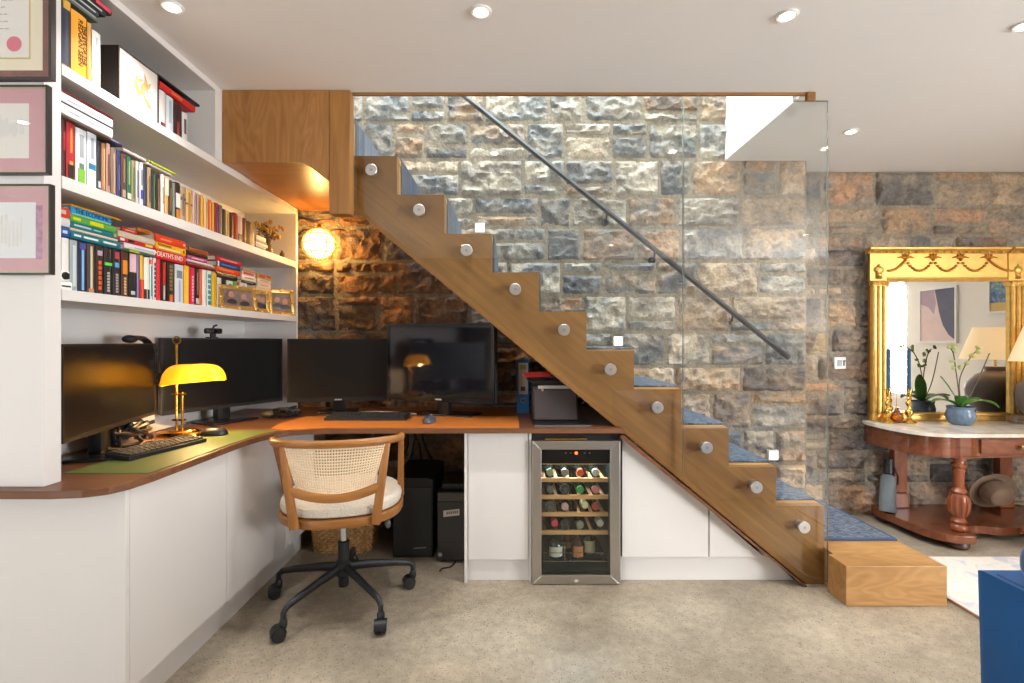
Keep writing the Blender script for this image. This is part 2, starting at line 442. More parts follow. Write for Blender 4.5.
def stone_wall(name, x0, x1, z0, z1, yf, seed, palfn, label, step=.0125):
    rnd = random.Random(seed)
    verts, faces, cols = [], [], []
    mort = lin((150, 140, 124))
    stones = []
    z = z0
    while z < z1 - .02:
        ch = rnd.choice([.17, .2, .22, .24]); ch = min(ch, z1 - z)
        if z1 - (z + ch) < .1: ch = z1 - z
        x = x0 - rnd.uniform(0, .2)
        while x < x1:
            w = rnd.uniform(.2, .44)
            if x1 - (x + w) < .14: w = x1 - x
            a, b_ = max(x, x0), min(x + w, x1)
            if b_ - a > .03:
                k = rnd.random()
                if ch > .19 and k < .42:
                    h = ch * rnd.uniform(.3, .42)
                    if rnd.random() < .5: stones += [(a, b_, z, z + h), (a, b_, z + h, z + ch)]
                    else: stones += [(a, b_, z, z + ch - h), (a, b_, z + ch - h, z + ch)]
                else:
                    stones.append((a, b_, z, z + ch))
            x += w
        z += ch
    for (a, b_, za, zb) in stones:
        g = .005
        a2, b2, za2, zb2 = a + g, b_ - g, za + g, zb - g
        nu = max(4, int((b2 - a2) / step)); nv = max(4, int((zb2 - za2) / step))
        pal = palfn((a + b_) / 2, (za + zb) / 2, rnd)
        c1, c2 = (lin(c) for c in rnd.choice(pal))
        br = rnd.uniform(.74, 1.18)
        off = Vector((rnd.uniform(0, 50), rnd.uniform(0, 50), rnd.uniform(0, 50)))
        tilt = (rnd.uniform(-.5, .5), rnd.uniform(-.6, .6)); prot = rnd.uniform(.008, .022)
        i0 = len(verts)
        W, Hh = b2 - a2, zb2 - za2
        for i in range(nu + 1):
            for j in range(nv + 1):
                u, v = i / nu, j / nv
                px, pz = a2 + u * W, za2 + v * Hh
                e = min(u * W, (1 - u) * W, v * Hh, (1 - v) * Hh)
                q = Vector((px * 9, 0, pz * 11)) + off
                nz = noise.noise(q) * .5 + noise.noise(q * 2.3) * .45 + (.3 - abs(noise.noise(q * 1.6 + Vector((7, 3, 1))))) * 1.1 + (.25 - abs(noise.noise(q * 3.7))) * .55 + noise.noise(q * 7.5) * .22
                fall = min(1.0, e / .026); fall = fall * (2 - fall)
                d = (prot + .034 * nz + .018 * (tilt[0] * (u - .5) + tilt[1] * (v - .5))) * fall - .006 * (1 - fall)
                jx = noise.noise(Vector((px * 30, pz * 30, off.x))) * .005 * (1 if e < .012 else 0)
                jz = noise.noise(Vector((pz * 30, px * 30, off.y))) * .005 * (1 if e < .012 else 0)
                verts.append((px + jx, yf - max(-.006 + .010 * fall, min(.056, d)), pz + jz))
                t = min(1, max(0, .5 + 1.3 * noise.noise(q * .55 + Vector((11, 0, 5))) + .6 * noise.noise(q * 1.6)))
                cols.append(tuple((c1[k] * (1 - t) + c2[k] * t) * br for k in range(3)) + (1,))
        for i in range(nu):
            for j in range(nv):
                p = i0 + i * (nv + 1) + j
                faces.append((p, p + nv + 1, p + nv + 2, p + 1))
    # mortar bed
    i0 = len(verts)
    nu, nv = int((x1 - x0) / .05), int((z1 - z0) / .05)
    for i in range(nu + 1):
        for j in range(nv + 1):
            px, pz = x0 + (x1 - x0) * i / nu, z0 + (z1 - z0) * j / nv
            verts.append((px, yf - .003 - .003 * noise.noise(Vector((px * 14, pz * 14, seed))), pz)); cols.append(mort)
    for i in range(nu):
        for j in range(nv):
            p = i0 + i * (nv + 1) + j
            faces.append((p, p + nv + 1, p + nv + 2, p + 1))
    # solid core
    i0 = len(verts)
    for c in ((x0, yf + .001, z0), (x1, yf + .001, z0), (x1, yf + .18, z0), (x0, yf + .18, z0), (x0, yf + .001, z1), (x1, yf + .001, z1), (x1, yf + .18, z1), (x0, yf + .18, z1)):
        verts.append(c); cols.append(mort)
    for q in ((3, 2, 1, 0), (4, 5, 6, 7), (0, 1, 5, 4), (1, 2, 6, 5), (2, 3, 7, 6), (3, 0, 4, 7)):
        faces.append(tuple(i0 + k for k in q))
    me = bpy.data.meshes.new(name); me.from_pydata(verts, [], faces); me.update()
    ca = me.color_attributes.new('Col', 'FLOAT_COLOR', 'POINT')
    ca.data.foreach_set('color', [c for q in cols for c in q])
    me.polygons.foreach_set('use_smooth', [True] * len(me.polygons))
    me.set_sharp_from_angle(angle=math.radians(50))
    me.materials.append(STONE)
    o = bpy.data.objects.new(name, me); COL.objects.link(o)
    return props(o, label, kind='structure')

SY, RY = 3.325, 3.54
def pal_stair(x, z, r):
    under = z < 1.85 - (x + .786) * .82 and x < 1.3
    if under: return PAL_BROWN  # browner stones below the stair put the globe lamp's warmth into the colour
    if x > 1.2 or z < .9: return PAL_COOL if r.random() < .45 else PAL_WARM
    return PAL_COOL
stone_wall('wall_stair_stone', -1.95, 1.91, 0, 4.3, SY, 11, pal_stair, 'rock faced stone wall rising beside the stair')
stone_wall('wall_right_stone', 1.91, WX - .001, 0, CZ, RY, 5, lambda x, z, r: PAL_WARM, 'rock faced stone wall behind the console table')
# ================================================================ staircase
SS = 202.4                      # pixels per metre of the stringer's face
SD = F / SS                     # its distance, 2.53 m
def sx(px): return (px - CX) / SS
RX = [1.5415 - .2344 * k for k in range(11)]          # risers, bottom to top (the last leads to the landing)
TZ = [.389 + .19222 * k for k in range(10)] + [2.311]  # tread tops above each riser
T_BACK = SY - .062
stair = thing('staircase', 'oak staircase with zigzag stringer rising along the stone wall', 'staircase', (0.4, 2.9, 0))
# stringer: saw-tooth top, straight raking underside
def rake(x): return .0018 + (1.4526 - x) * .8281      # underside of the stringer
poly = [(1.4526, SD, 0.001), (RX[0] - .001, SD, 0.001)]
for k in range(10):
    poly.append((RX[k] - .001, SD, TZ[k] - .002)); poly.append((RX[k + 1] - .001, SD, TZ[k] - .002))
poly = poly[:-1] + [(-.84, SD, TZ[9] - .002), (-.84, SD, rake(-.84))]
m = MB(); m.prism(poly, (0, .045, 0)); build(m, 'stringer', oak_slope, stair, smooth=0)
for k in range(10):
    m = MB(); m.box(RX[k + 1] - .02, SD + .0455, TZ[k] - .032, RX[k] + .002, T_BACK, TZ[k], bev=.002)
    build(m, 'tread', oak_light, stair, smooth=0)
for k in range(11):
    z0 = (.184 if k == 0 else TZ[k - 1]); m = MB()
    m.box(RX[k] - .022, SD + .0455, z0 + .001, RX[k] - .001, T_BACK, TZ[k] - .033 if k < 10 else 2.309, bev=.001)
    build(m, 'riser', oak_light, stair, smooth=0)
# landing box, clad in oak, over the bookcase end
LD = F / 215.0
def lx(px): return (px - CX) / 215.0
def lz(py): return H - (py - CY) / 215.0
m = MB()
m.prism([(lx(222.5), LD, CZ - .002), (lx(329), LD, CZ - .002), (lx(329), LD, lz(181.5)), (lx(322), LD, lz(176)), (lx(312), LD, lz(168)), (lx(304), LD, lz(163)), (lx(300), LD, lz(162.3)), (lx(222.5), LD, lz(162.3))], (0, .022, 0))
build(m, 'landing_front', oak_fig, stair, smooth=0)
m = MB(); m.box(lx(222.5), LD + .0225, lz(162.3), -.86, SY - .062, lz(162.3) + .02)
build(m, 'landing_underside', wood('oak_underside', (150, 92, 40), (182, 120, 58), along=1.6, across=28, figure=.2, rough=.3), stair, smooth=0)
m = MB(); m.box(lx(222.5), LD + .0225, lz(162.3) + .021, -.8255, SY - .062, 2.299); build(m, 'landing_deck', oak_light, stair, smooth=0)
# newel post
m = MB(); m.box(lx(329.3), LD - .003, lz(214), lx(350), 2.443, CZ - .003, bev=.003)
build(m, 'newel_post', oak_v, stair, smooth=0)
# raking walnut strip closing the cupboards under the stringer
pts = [(.522, rake(.522) - .006), (1.487, rake(1.487) - .006 if rake(1.487) > .03 else .0)]
a, b_ = .545, 1.44
m = MB(); m.prism([(a, 2.50, rake(a) - .010), (b_, 2.50, rake(b_) - .008), (b_ + .012, 2.50, rake(b_) - .03), (b_ - .01, 2.50, .002), (a - .02, 2.50, rake(a) - .02)], (0, .06, 0))
build(m, 'raking_strip', walnut, stair, smooth=0)

# carpet
def carpet_mat():
    m, nt, b = newmat('blue_grey_loop_carpet'); N = nt.nodes.new; L = nt.links.new
    tc = N('ShaderNodeTexCoord'); mp = N('ShaderNodeMapping'); mp.inputs['Scale'].default_value = (1, 1, 1); mp.inputs['Rotation'].default_value = (0, 0, math.radians(0))
    L(tc.outputs['Object'], mp.inputs['Vector'])
    br = N('ShaderNodeTexBrick'); br.inputs['Scale'].default_value = 30; br.inputs['Mortar Size'].default_value = .03
    br.inputs['Color1'].default_value = lin((76, 85, 100)); br.inputs['Color2'].default_value = lin((126, 132, 141)); br.inputs['Mortar'].default_value = lin((45, 54, 71))
    br.inputs['Brick Width'].default_value = .7; br.inputs['Row Height'].default_value = .3
    L(mp.outputs['Vector'], br.inputs['Vector'])
    n = N('ShaderNodeTexNoise'); n.inputs['Scale'].default_value = 220; L(tc.outputs['Object'], n.inputs['Vector'])
    mx = N('ShaderNodeMix'); mx.data_type = 'RGBA'; mx.blend_type = 'OVERLAY'; mx.inputs[0].default_value = .6
    L(br.outputs['Color'], mx.inputs[6]); L(n.outputs['Fac'], mx.inputs[7]); L(mx.outputs[2], b.inputs['Base Color'])
    bp = N('ShaderNodeBump'); bp.inputs['Strength'].default_value = .6; bp.inputs['Distance'].default_value = .004
    L(n.outputs['Fac'], bp.inputs['Height']); L(bp.outputs['Normal'], b.inputs['Normal'])
    b.inputs['Roughness'].default_value = .95; b.inputs['Specular IOR Level'].default_value = .1
    return m
carpet = carpet_mat(); carpet_edge = pm('carpet_binding', (64, 76, 102), .9)
run = thing('stair_carpet', 'blue grey woven carpet covering the stair treads and risers', 'carpet', (.4, 2.95, .186))
c0, c1 = F / 196.0, T_BACK - .005
m = MB()
for k in range(10):
    m.box(RX[k + 1] + .0005, c0, TZ[k] + .001, RX[k] + .006, c1, TZ[k] + .012, bev=.003)
for k in range(1, 11):
    m.box(RX[k] + .0005, c0, TZ[k - 1] + .0125, RX[k] + .0115, c1, TZ[k] + .0005 if k < 10 else 2.311, bev=.002)
m.box(-1.32, c0, 2.3115, RX[10] + .008, c1, 2.323)
m.box(RX[0] + .0005, c0, .1955, RX[0] + .0115, c1, TZ[0] + .0005)
build(m, 'stair_pile', carpet, run, smooth=0)
m = MB(); m.box(RX[0] + .001, c0 + .02, .184, 1.952, c1, .194, bev=.002); build(m, 'bottom_pile', carpet, run, smooth=0)
m = MB(); m.box(RX[0] + .001, c0 - .004, .184, 1.964, c0 + .0195, .195, bev=.002); m.box(1.9525, c0 + .02, .184, 1.964, c1, .195, bev=.002)
build(m, 'binding', carpet_edge, run, smooth=0)

# bottom step
bs = thing('bottom_step', 'solid oak block forming the bottom step of the stair', 'step', (1.73, 2.7, 0))
bd = F / 221.0
m = MB(); m.prism([(1.513, bd, .001), (1.968, bd, .001), (1.968, T_BACK, .001), (1.5425, T_BACK, .001), (1.5425, SD - .08, .001), (1.513, SD - .08, .001)], (0, 0, .182), bev=.003)
build(m, 'block', oak_block, bs, smooth=0)

# ================================================================ glass balustrade
GD0, GD1 = 2.488, 2.500
gl = thing('glass_balustrade', 'clear frameless glass balustrade panels fixed to the oak stringer', 'balustrade', (.4, 2.45, 0.03))
glass_face = thin_glass('balustrade_glass', (.965, .98, .972)); glass_edge = pm('green_glass_edge', (120, 146, 138), .15, spec=.6, trans=.6)
GT = CZ - .0015
def gpan(pts):
    m = MB(); m.prism([(x, GD0, z) for x, z in pts], (0, GD1 - GD0, 0), mi=0, side=1)
    return build(m, 'glass_panel', [glass_face, glass_edge], gl, smooth=0)
gpan([(-.765, rake(-.765) + .03), (.831, rake(.831) + .03), (.831, CZ + .2), (-.765, CZ + .2)])
gpan([(.837, rake(.837) + .03), (1.425, .06), (1.537, .03), (1.537, GT), (1.372, GT), (1.372, CZ + .2), (.837, CZ + .2)])
for px, py in ((371.3, 170), (419, 210), (466.5, 250.4), (515.2, 289.3), (564, 330), (610.6, 369.5), (657.5, 407.6), (706.8, 447.7), (756.5, 487.3), (804, 527.4)):
    c = P(px, py, GD0 - .006)
    R = Matrix.Translation((c.x, 0, c.z)) @ Matrix.Rotation(-PI / 2, 4, 'X')
    m = MB()
    m.lathe([(.0265, GD0 - .012), (.0285, GD0 - .010), (.0285, GD0 - .0005)], seg=28, M=R)
    m.lathe([(.008, GD0 - .0128), (.008, GD0 - .012)], seg=12, mi=1, M=R)
    o = build(m, 'standoff_cap', [chrome, steel], gl)
    m = MB(); m.lathe([(.022, GD1 + .0005), (.022, SD - .0015)], seg=24, M=R); build(m, 'standoff_barrel', chrome, o)

# opening trim
m = MB(); m.box(-.751, HY0 - .002, CZ - .012, HX1 + .005, HY0 + .014, CZ + .02, bev=.001)
struct(m, 'trim_1', oak_h, 'thin oak strip along the front edge of the stair opening', smooth=0)
m = MB(); m.box(1.384, HY0 - .012, CZ - .04, 1.424, HY0 + .012, CZ - .0005, bev=.003)
build(m, 'oak_end_block', oak_h, label='small oak block where the opening strip ends at the ceiling', cat='block', smooth=0)

# handrail on the stone wall
hr = thing('handrail', 'dark grey metal handrail sloping down the stone wall', 'handrail', (.7, SY - .07, 1.1))
hy = SY - .085
def hp(px, py): return P(px, py, hy)
a, b_ = hp(462, 94), hp(789, 358)
dirn = (a - b_).normalized(); a2 = a + dirn * 1.2
rail_m = pm('grey_metal_rail', (44, 46, 49), .5, .1)
m = MB(); m.tube([b_, a2], .017, 4, flat=.6, up=(0, 0, 1)); build(m, 'rail', rail_m, hr, smooth=0)
for px, py in ((607, 211), (655, 250), (733, 313)):
    c = hp(px, py)
    m = MB(); m.tube([c + Vector((0, 0, -.01)), c + Vector((0, .02, -.05)), c + Vector((0, .075, -.055))], .007, 8)
    m.lathe([(.024, 0), (.024, .006)], M=Matrix.Translation((c.x, SY - .012, c.z - .055)) @ Matrix.Rotation(-PI/2, 4, 'X'), seg=16)
    build(m, 'bracket', rail_m, hr)

# recessed stair lights
for px, py, w in ((480, 228, 'beside the upper stair treads'), (618, 341, 'above the middle of the stair'), (773, 455, 'beside the bottom stair treads')):
    c = P(px, py, SY - .03)
    t = thing('stair_light', 'small square glowing recessed light in the stone %s' % w, 'light', (c.x, SY - .03, c.z - .035), group='stair lights in the stone wall')
    m = MB(); s_ = .031
    for a in ((-s_, -s_, s_, -s_ + .006), (-s_, s_ - .006, s_, s_), (-s_, -s_ + .006, -s_ + .006, s_ - .006), (s_ - .006, -s_ + .006, s_, s_ - .006)):
        m.box(c.x + a[0], SY - .042, c.z + a[1], c.x + a[2], SY - .008, c.z + a[3])
    build(m, 'housing', white_pl, t, smooth=0)
    m = MB(); m.box(c.x - s_ + .006, SY - .036, c.z - s_ + .006, c.x + s_ - .006, SY - .012, c.z + s_ - .006)
    build(m, 'diffuser', emitter('stair_light_glow', (255, 244, 224), 7), t, smooth=0)

# wall socket right of the glass
c = P(839, 363, RY - .02)
t = thing('wall_switch', 'white square control plate on the stone wall left of the gilt mirror', 'switch', (c.x, RY - .02, c.z - .045))
m = MB(); m.box(c.x - .039, RY - .034, c.z - .040, c.x + .039, RY - .005, c.z + .040, bev=.003); build(m, 'plate', white_pl, t, smooth=0)
m = MB(); m.box(c.x - .02, RY - .0355, c.z - .022, c.x + .012, RY - .0335, c.z + .022); build(m, 'display', pm('dim_display', (70, 78, 84), .3), t, smooth=0)
m = MB(); m.box(c.x + .018, RY - .0365, c.z - .02, c.x + .03, RY - .0335, c.z + .02, bev=.001); build(m, 'rocker', grey_pl, t, smooth=0)

# ================================================================ downlights
for i, (px, py, w) in enumerate(((172, 6, 'in the ceiling near the bookcase'), (481, 11, 'in the ceiling before the middle of the stair'), (787, 15, 'in the ceiling before the right end of the stair opening'), (851, 131, 'in the ceiling above the console table end'), (1024, 25, 'in the ceiling above the blue sofa'))):
    d = 1.172 * F / (CY - py)
    x = (px - CX) * d / F
    t = thing('downlight', 'round white recessed downlight %s' % w, 'downlight', (x, d, CZ - .012), group='ceiling downlights')
    m = MB(); m.lathe([(.025, -.001), (.025, -.006), (.033, -.0075), (.038, -.004), (.038, -.0005)], (x, d, CZ), 32); build(m, 'trim_ring', white_pl, t)
    m = MB(); m.lathe([(.0245, -.0065), (.021, -.0085), (.0, -.009)], (x, d, CZ), 24); build(m, 'lamp', emitter('downlight_glow', (255, 240, 216), 22), t)
    L_ = bpy.data.lights.new('downlight_beam', 'SPOT'); L_.energy = 34; L_.color = (1, .955, .92); L_.spot_size = math.radians(115); L_.spot_blend = .8; L_.shadow_soft_size = .04
    lo = bpy.data.objects.new('downlight_beam', L_); COL.objects.link(lo); lo.location = (x, d, CZ - .02)
for x, d in ((-2.6, .2), (-2.6, -1.3), (-.6, -1.2), (1.2, -1.2), (3.2, -.6), (3.4, 1.2)):  # unseen downlights added to brighten the room
    L_ = bpy.data.lights.new('downlight_beam', 'SPOT'); L_.energy = 34; L_.color = (1, .955, .92); L_.spot_size = math.radians(115); L_.spot_blend = .8; L_.shadow_soft_size = .04
    lo = bpy.data.objects.new('downlight_beam', L_); COL.objects.link(lo); lo.location = (x, d, CZ - .02)
    t = thing('downlight', 'round white recessed downlight added out of view to light the room', 'downlight', (x, d, CZ - .012), group='added ceiling downlights out of view')
    m = MB(); m.lathe([(.025, -.001), (.025, -.006), (.033, -.0075), (.038, -.004), (.038, -.0005)], (x, d, CZ), 24); build(m, 'trim_ring', white_pl, t)
    m = MB(); m.lathe([(.0245, -.0065), (.021, -.0085), (.0, -.009)], (x, d, CZ), 16); build(m, 'lamp', MATS['downlight_glow'], t)
# ================================================================ worktop (one continuous board)
DZ, DZ0 = .78, .757
m = MB()
def w_(px, py):
    d = (H - DZ0) * F / (py - CY); return ((px - CX) * d / F, d)
front = [(-1.96, 1.437), (-1.30, 1.437), (-1.215, 1.447), (-1.165, 1.478), (-1.142, 1.53), (-1.134, 1.62), (-1.132, 1.80), (-1.132, 2.05), (-1.128, 2.18), (-1.115, 2.275), (-1.09, 2.345), (-1.045, 2.40), (-.97, 2.437), (-.87, 2.456), (-.75, 2.464), (-.5, 2.466), (.5405, 2.466), (.5405, SY - .04), (-1.669, SY - .04), (-1.669, 1.537), (-1.96, 1.537)]
front = [(-1.692 if x == -1.96 else x, y) for x, y in front]
m.prism([(x, y, DZ0) for x, y in front], (0, 0, DZ - DZ0), bev=.0025)
build(m, 'worktop', walnut, label='curved L-shaped walnut desk top running under the stair', cat='desk', smooth=0)

def door_leaf(m, x0, y0, z0, x1, y1, z1): m.box(x0, y0, z0, x1, y1, z1, bev=.0015)
# ---- left run of white base cupboards
t = thing('base_cupboard', 'white handleless base cupboard under the left wing of the desk', 'cupboard', (-1.4, 2.3, 0))
X0 = -1.16
m = MB(); m.box(-1.655, 1.56, .14, X0 - .021, 3.0, DZ0 - .001); build(m, 'carcass', white_paint, t, smooth=0)
m = MB(); m.box(-1.655, 1.56, .0, -1.222, 2.97, .1395); build(m, 'plinth', white_paint, t, smooth=0)
for y0, y1 in ((1.555, 2.082), (2.086, 2.62), (2.624, 2.999)):
    m = MB(); m.box(X0 - .02, y0, .142, X0, y1, DZ0 - .006, bev=.0015); build(m, 'door', white_paint, t, smooth=0)
m = MB(); m.box(-1.692, 1.536, 0, X0, 1.553, DZ0 - .001, bev=.001); build(m, 'end_panel', white_paint, t, smooth=0)

# ---- narrow cupboard left of the wine fridge
t = thing('base_cupboard', 'narrow white cupboard standing left of the wine fridge', 'cupboard', (-.07, 2.8, 0))
cs = 200.5; cd = F / cs
def cx(px): return (px - CX) / cs
def cz(py): return H - (py - CY) / cs
m = MB(); m.box(cx(464.6), cd - .012, 0.001, cx(467.6), 3.2, DZ0 - .001); build(m, 'side_panel', white_paint, t, smooth=0)
m = MB(); m.box(cx(467.9), cd + .02, .115, cx(529), 3.2, DZ0 - .001); build(m, 'carcass', white_paint, t, smooth=0)
m = MB(); m.box(cx(468.2), cd - .002, cz(559.6), cx(528.4), cd + .019, DZ0 - .005, bev=.0015); build(m, 'door', white_paint, t, smooth=0)
m = MB(); m.box(cx(467.9), cd + .02, 0.001, cx(529), cd + .04, .1145); build(m, 'plinth', white_paint, t, smooth=0)
m = MB(); m.box(cx(529.2), cd - .008, 0.001, cx(531.4), 3.2, DZ0 - .001); build(m, 'filler_panel', white_paint, t, smooth=0)

# ---- cupboards under the rake of the stair
t = thing('under_stair_cupboard', 'white cupboard with sloping top fitted under the lower stair', 'cupboard', (1.0, 2.8, 0))
def top(x): return rake(x) - .027
zb = cz(556.8)
m = MB(); x0, x1 = cx(622), cx(708.3)
m.prism([(x0, cd - .002, zb), (x1, cd - .002, zb), (x1, cd - .002, top(x1)), (x0, cd - .002, top(x0))], (0, .02, 0), bev=.001); build(m, 'door', white_paint, t, smooth=0)
x0 = cx(709.6); xe = 1.4526 - (zb + .027) / .8281
m = MB(); m.prism([(x0, cd - .002, zb), (xe - .012, cd - .002, zb), (x0, cd - .002, top(x0))], (0, .02, 0), bev=.001); build(m, 'door', white_paint, t, smooth=0)
xp = 1.4526 - .03 / .8281
m = MB(); m.prism([(cx(621.4), cd + .022, .001), (xp, cd + .022, .001), (xe, cd + .022, zb + .02), (cx(621.4), cd + .022, zb + .02)], (0, .02, 0)); build(m, 'plinth', white_paint, t, smooth=0)
m = MB(); x0 = cx(621.2)
m.prism([(x0, cd + .045, .002), (1.40, cd + .045, .002), (x0, cd + .045, top(x0) + .0)], (0, .6, 0)); build(m, 'carcass', white_paint, t, smooth=0)

# ================================================================ wine fridge
fs = 203.0; fd = F / fs
def fx(px): return (px - CX) / fs
def fz(py): return H - (py - CY) / fs
t = thing('wine_fridge', 'stainless steel framed wine fridge with glass door under the desk', 'wine fridge', (.32, fd + .25, 0))
X0, X1, Z0, Z1 = fx(532.3), fx(620.3), fz(585.6), fz(441)
Z0 = max(Z0, .004)
bb = fd + .55
inner_m = pm('fridge_liner', (34, 44, 46), .5)
m = MB(); th = .03
m.box(X0 + .004, fd + .042, Z0 + .006, X0 + th, bb, Z1 - .004); m.box(X1 - th, fd + .042, Z0 + .006, X1 - .004, bb, Z1 - .004)
m.box(X0 + th, fd + .042, Z0 + .006, X1 - th, bb, Z0 + .04); m.box(X0 + th, fd + .042, Z1 - .06, X1 - th, bb, Z1 - .004); m.box(X0 + th, bb - .03, Z0 + .04, X1 - th, bb, Z1 - .06)
build(m, 'cabinet', inner_m, t, smooth=0)
gx0, gx1, gz0, gz1 = fx(541.5), fx(610.3), fz(575.4), fz(449.7)
m = MB()
def mitre(a, b, c, d): m.prism([a, b, c, d], (0, .04, 0), bev=.0025)
o0 = [(X0, fd, Z0), (X1, fd, Z0), (X1, fd, Z1), (X0, fd, Z1)]; i0 = [(gx0, fd, gz0), (gx1, fd, gz0), (gx1, fd, gz1), (gx0, fd, gz1)]
for k in range(4):
    j = (k + 1) % 4; mitre(o0[k], o0[j], i0[j], i0[k])
df = build(m, 'door_frame', steel, t, smooth=0)
m = MB(); m.box(gx0 + .0005, fd + .012, gz0 + .0005, gx1 - .0005, fd + .018, fz(464.2)); build(m, 'glass_pane', thin_glass('smoked_glass', (.88, .90, .88)), t, smooth=0)
m = MB(); m.box(gx0 + .0005, fd + .012, fz(464), gx1 - .0005, fd + .035, gz1 - .0005); cp = build(m, 'control_panel', pm('gloss_black_panel', (16, 16, 18), .12), t, smooth=0)
for px, em in ((566, 0), (571, 0), (576.6, 1), (585, 0), (590, 0)):
    m = MB(); cxx = fx(px); r = .007 if em else .0035
    m.lathe([(r, 0), (r * .8, .001)], M=Matrix.Translation((cxx, fd + .0118, fz(453.6))) @ Matrix.Rotation(PI/2, 4, 'X'), seg=12)
    build(m, 'indicator', emitter('red_led', (255, 70, 30), 9) if em else grey_pl, cp)
m = MB(); m.lathe([(.012, 0), (.011, .002)], M=Matrix.Translation((fx(576), fd - .0005, fz(580.7))) @ Matrix.Rotation(PI/2, 4, 'X') @ Matrix.Diagonal((1, .55, 1, 1)), seg=20); build(m, 'badge', pm('badge_silver', (220, 220, 220), .25, .5), df)
# hinge plate, and a black block standing for shade over the door
m = MB(); m.box(X0 + .004, fd + .02, Z1 + .001, X1 - .002, fd + .3, DZ0 - .004); build(m, 'gap_shade', black_pl, t, smooth=0)
m = MB(); m.box(fx(545), fd + .004, Z1 + .004, fx(587), fd + .019, Z1 + .012, bev=.001); build(m, 'hinge_plate', brass, t, smooth=0)
shelf_w = wood('beech_shelf', (196, 146, 96), (222, 176, 124), along=2, across=30)
wire = pm('chrome_wire', (190, 190, 190), .25, 1)
rows = [482.7, 500.2, 517.7, 536.3]
for py in [465.8] + rows:
    m = MB(); hh = .011 if py > 470 else .006
    m.box(gx0 + .001, fd + .05, fz(py) - hh, gx1 - .001, fd + .066, fz(py) + hh * .8, bev=.001)
    if py > 470: 
        for k in range(6):
            xx = gx0 + .02 + k * (gx1 - gx0 - .04) / 5
            m.box(xx - .008, fd + .066, fz(py) - .006, xx + .008, bb - .035, fz(py) - .0005)
    build(m, 'shelf', shelf_w, t, smooth=0)
m = MB()
for zz in (fz(557.5), fz(566)):
    m.tube([(gx0 + .004, fd + .055, zz), (gx1 - .004, fd + .055, zz)], .0018, 6)
m.tube([(fx(550), fd + .053, fz(567)), (fx(550), fd + .053, fz(551)), (fx(566), fd + .053, fz(551)), (fx(566), fd + .053, fz(567))], .0018, 6)
for px in (545, 572, 580, 606): m.tube([(fx(px), fd + .056, fz(566)), (fx(px), fd + .3, fz(566))], .0018, 6)
build(m, 'wire_rack', wire, t)
# bottles lying on the shelves, neck to the front
bx = [551.0, 566.2, 581.7, 597.4]
rown = ['top', 'second', 'third', 'bottom']
B = [[('pale green foil', (150, 168, 140), 0), ('dusky pink foil', (160, 140, 140), 0), ('orange red foil', (214, 84, 48), 0), ('white foil', (200, 200, 196), 0)],
     [('dull grey cap', (96, 96, 88), 0), ('clear cap in a dark neck', (66, 70, 70), 1), ('green foil', (52, 140, 72), 0), ('red and white foil', (208, 130, 132), 0)],
     [('clear cap in a wide dark neck', (80, 84, 84), 1), ('pale pink foil', (196, 160, 160), 0), ('tilted cream foil', (214, 206, 160), 2), ('brick red foil', (176, 70, 56), 0)],
     [('tilted raspberry foil', (206, 70, 84), 2), ('dark cap in a wide neck', (58, 62, 62), 1), ('grey olive foil', (140, 138, 120), 0), ('tilted pale grey foil', (196, 200, 190), 2)]]
bottle_g = pm('dark_bottle_glass', (20, 30, 24), .08, spec=.6)
bot_prof = [(0, 0), (.031, 0), (.034, .004), (.034, .17), (.031, .195), (.02, .225), (.0145, .245), (.0135, .285), (.0155, .287), (.0155, .296), (.012, .297), (0, .297)]
for r in range(4):
    for c in range(4):
        nm, rgb, kind = B[r][c]
        rad = .013 if kind == 0 else .014
        xx = fx(bx[c]) ; zz = fz(rows[r]) + .0355
        if kind == 1: zz += .0
        yb = bb - .055
        R = Matrix.Translation((xx, yb, zz)) @ Matrix.Rotation(PI/2, 4, 'X')
        if kind == 2: R = Matrix.Translation((xx, yb, zz)) @ Matrix.Rotation(math.radians(3), 4, 'Z') @ Matrix.Rotation(PI/2 - .02, 4, 'X')
        # local +z runs to the front
        L_ = .44
        sc = L_ / .297
        prof = [(a, b_ * sc) for a, b_ in bot_prof]
        bt = thing('wine_bottle', 'dark wine bottle with %s on the %s fridge shelf' % (nm, rown[r]), 'bottle', (xx, yb - .15, zz - .037), group='wine bottles lying in the fridge')
        m = MB(); m.lathe(prof, seg=20, M=R); build(m, 'bottle_glass', bottle_g, bt)
        m = MB()
        z1 = .297 * sc
        if kind == 0: m.lathe([(.0165, z1 - .025), (.0185, z1 - .01), (.0185, z1 + .001), (.016, z1 + .003), (0, z1 + .003)], seg=18, M=R)
        elif kind == 1: m.lathe([(.025, z1 - .02), (.025, z1 + .001), (.022, z1 + .001), (.022, z1 - .003), (.012, z1 - .003), (.012, z1 + .002), (0, z1 + .002)], seg=22, M=R)
        else: m.lathe([(.0165, z1 - .06), (.017, z1 - .01), (.0175, z1 + .002), (.015, z1 + .004), (0, z1 + .004)], seg=18, M=R @ Matrix.Translation((0, 0, 0)))
        build(m, 'foil_cap', pm('foil ' + nm, rgb, .35, .15), bt)
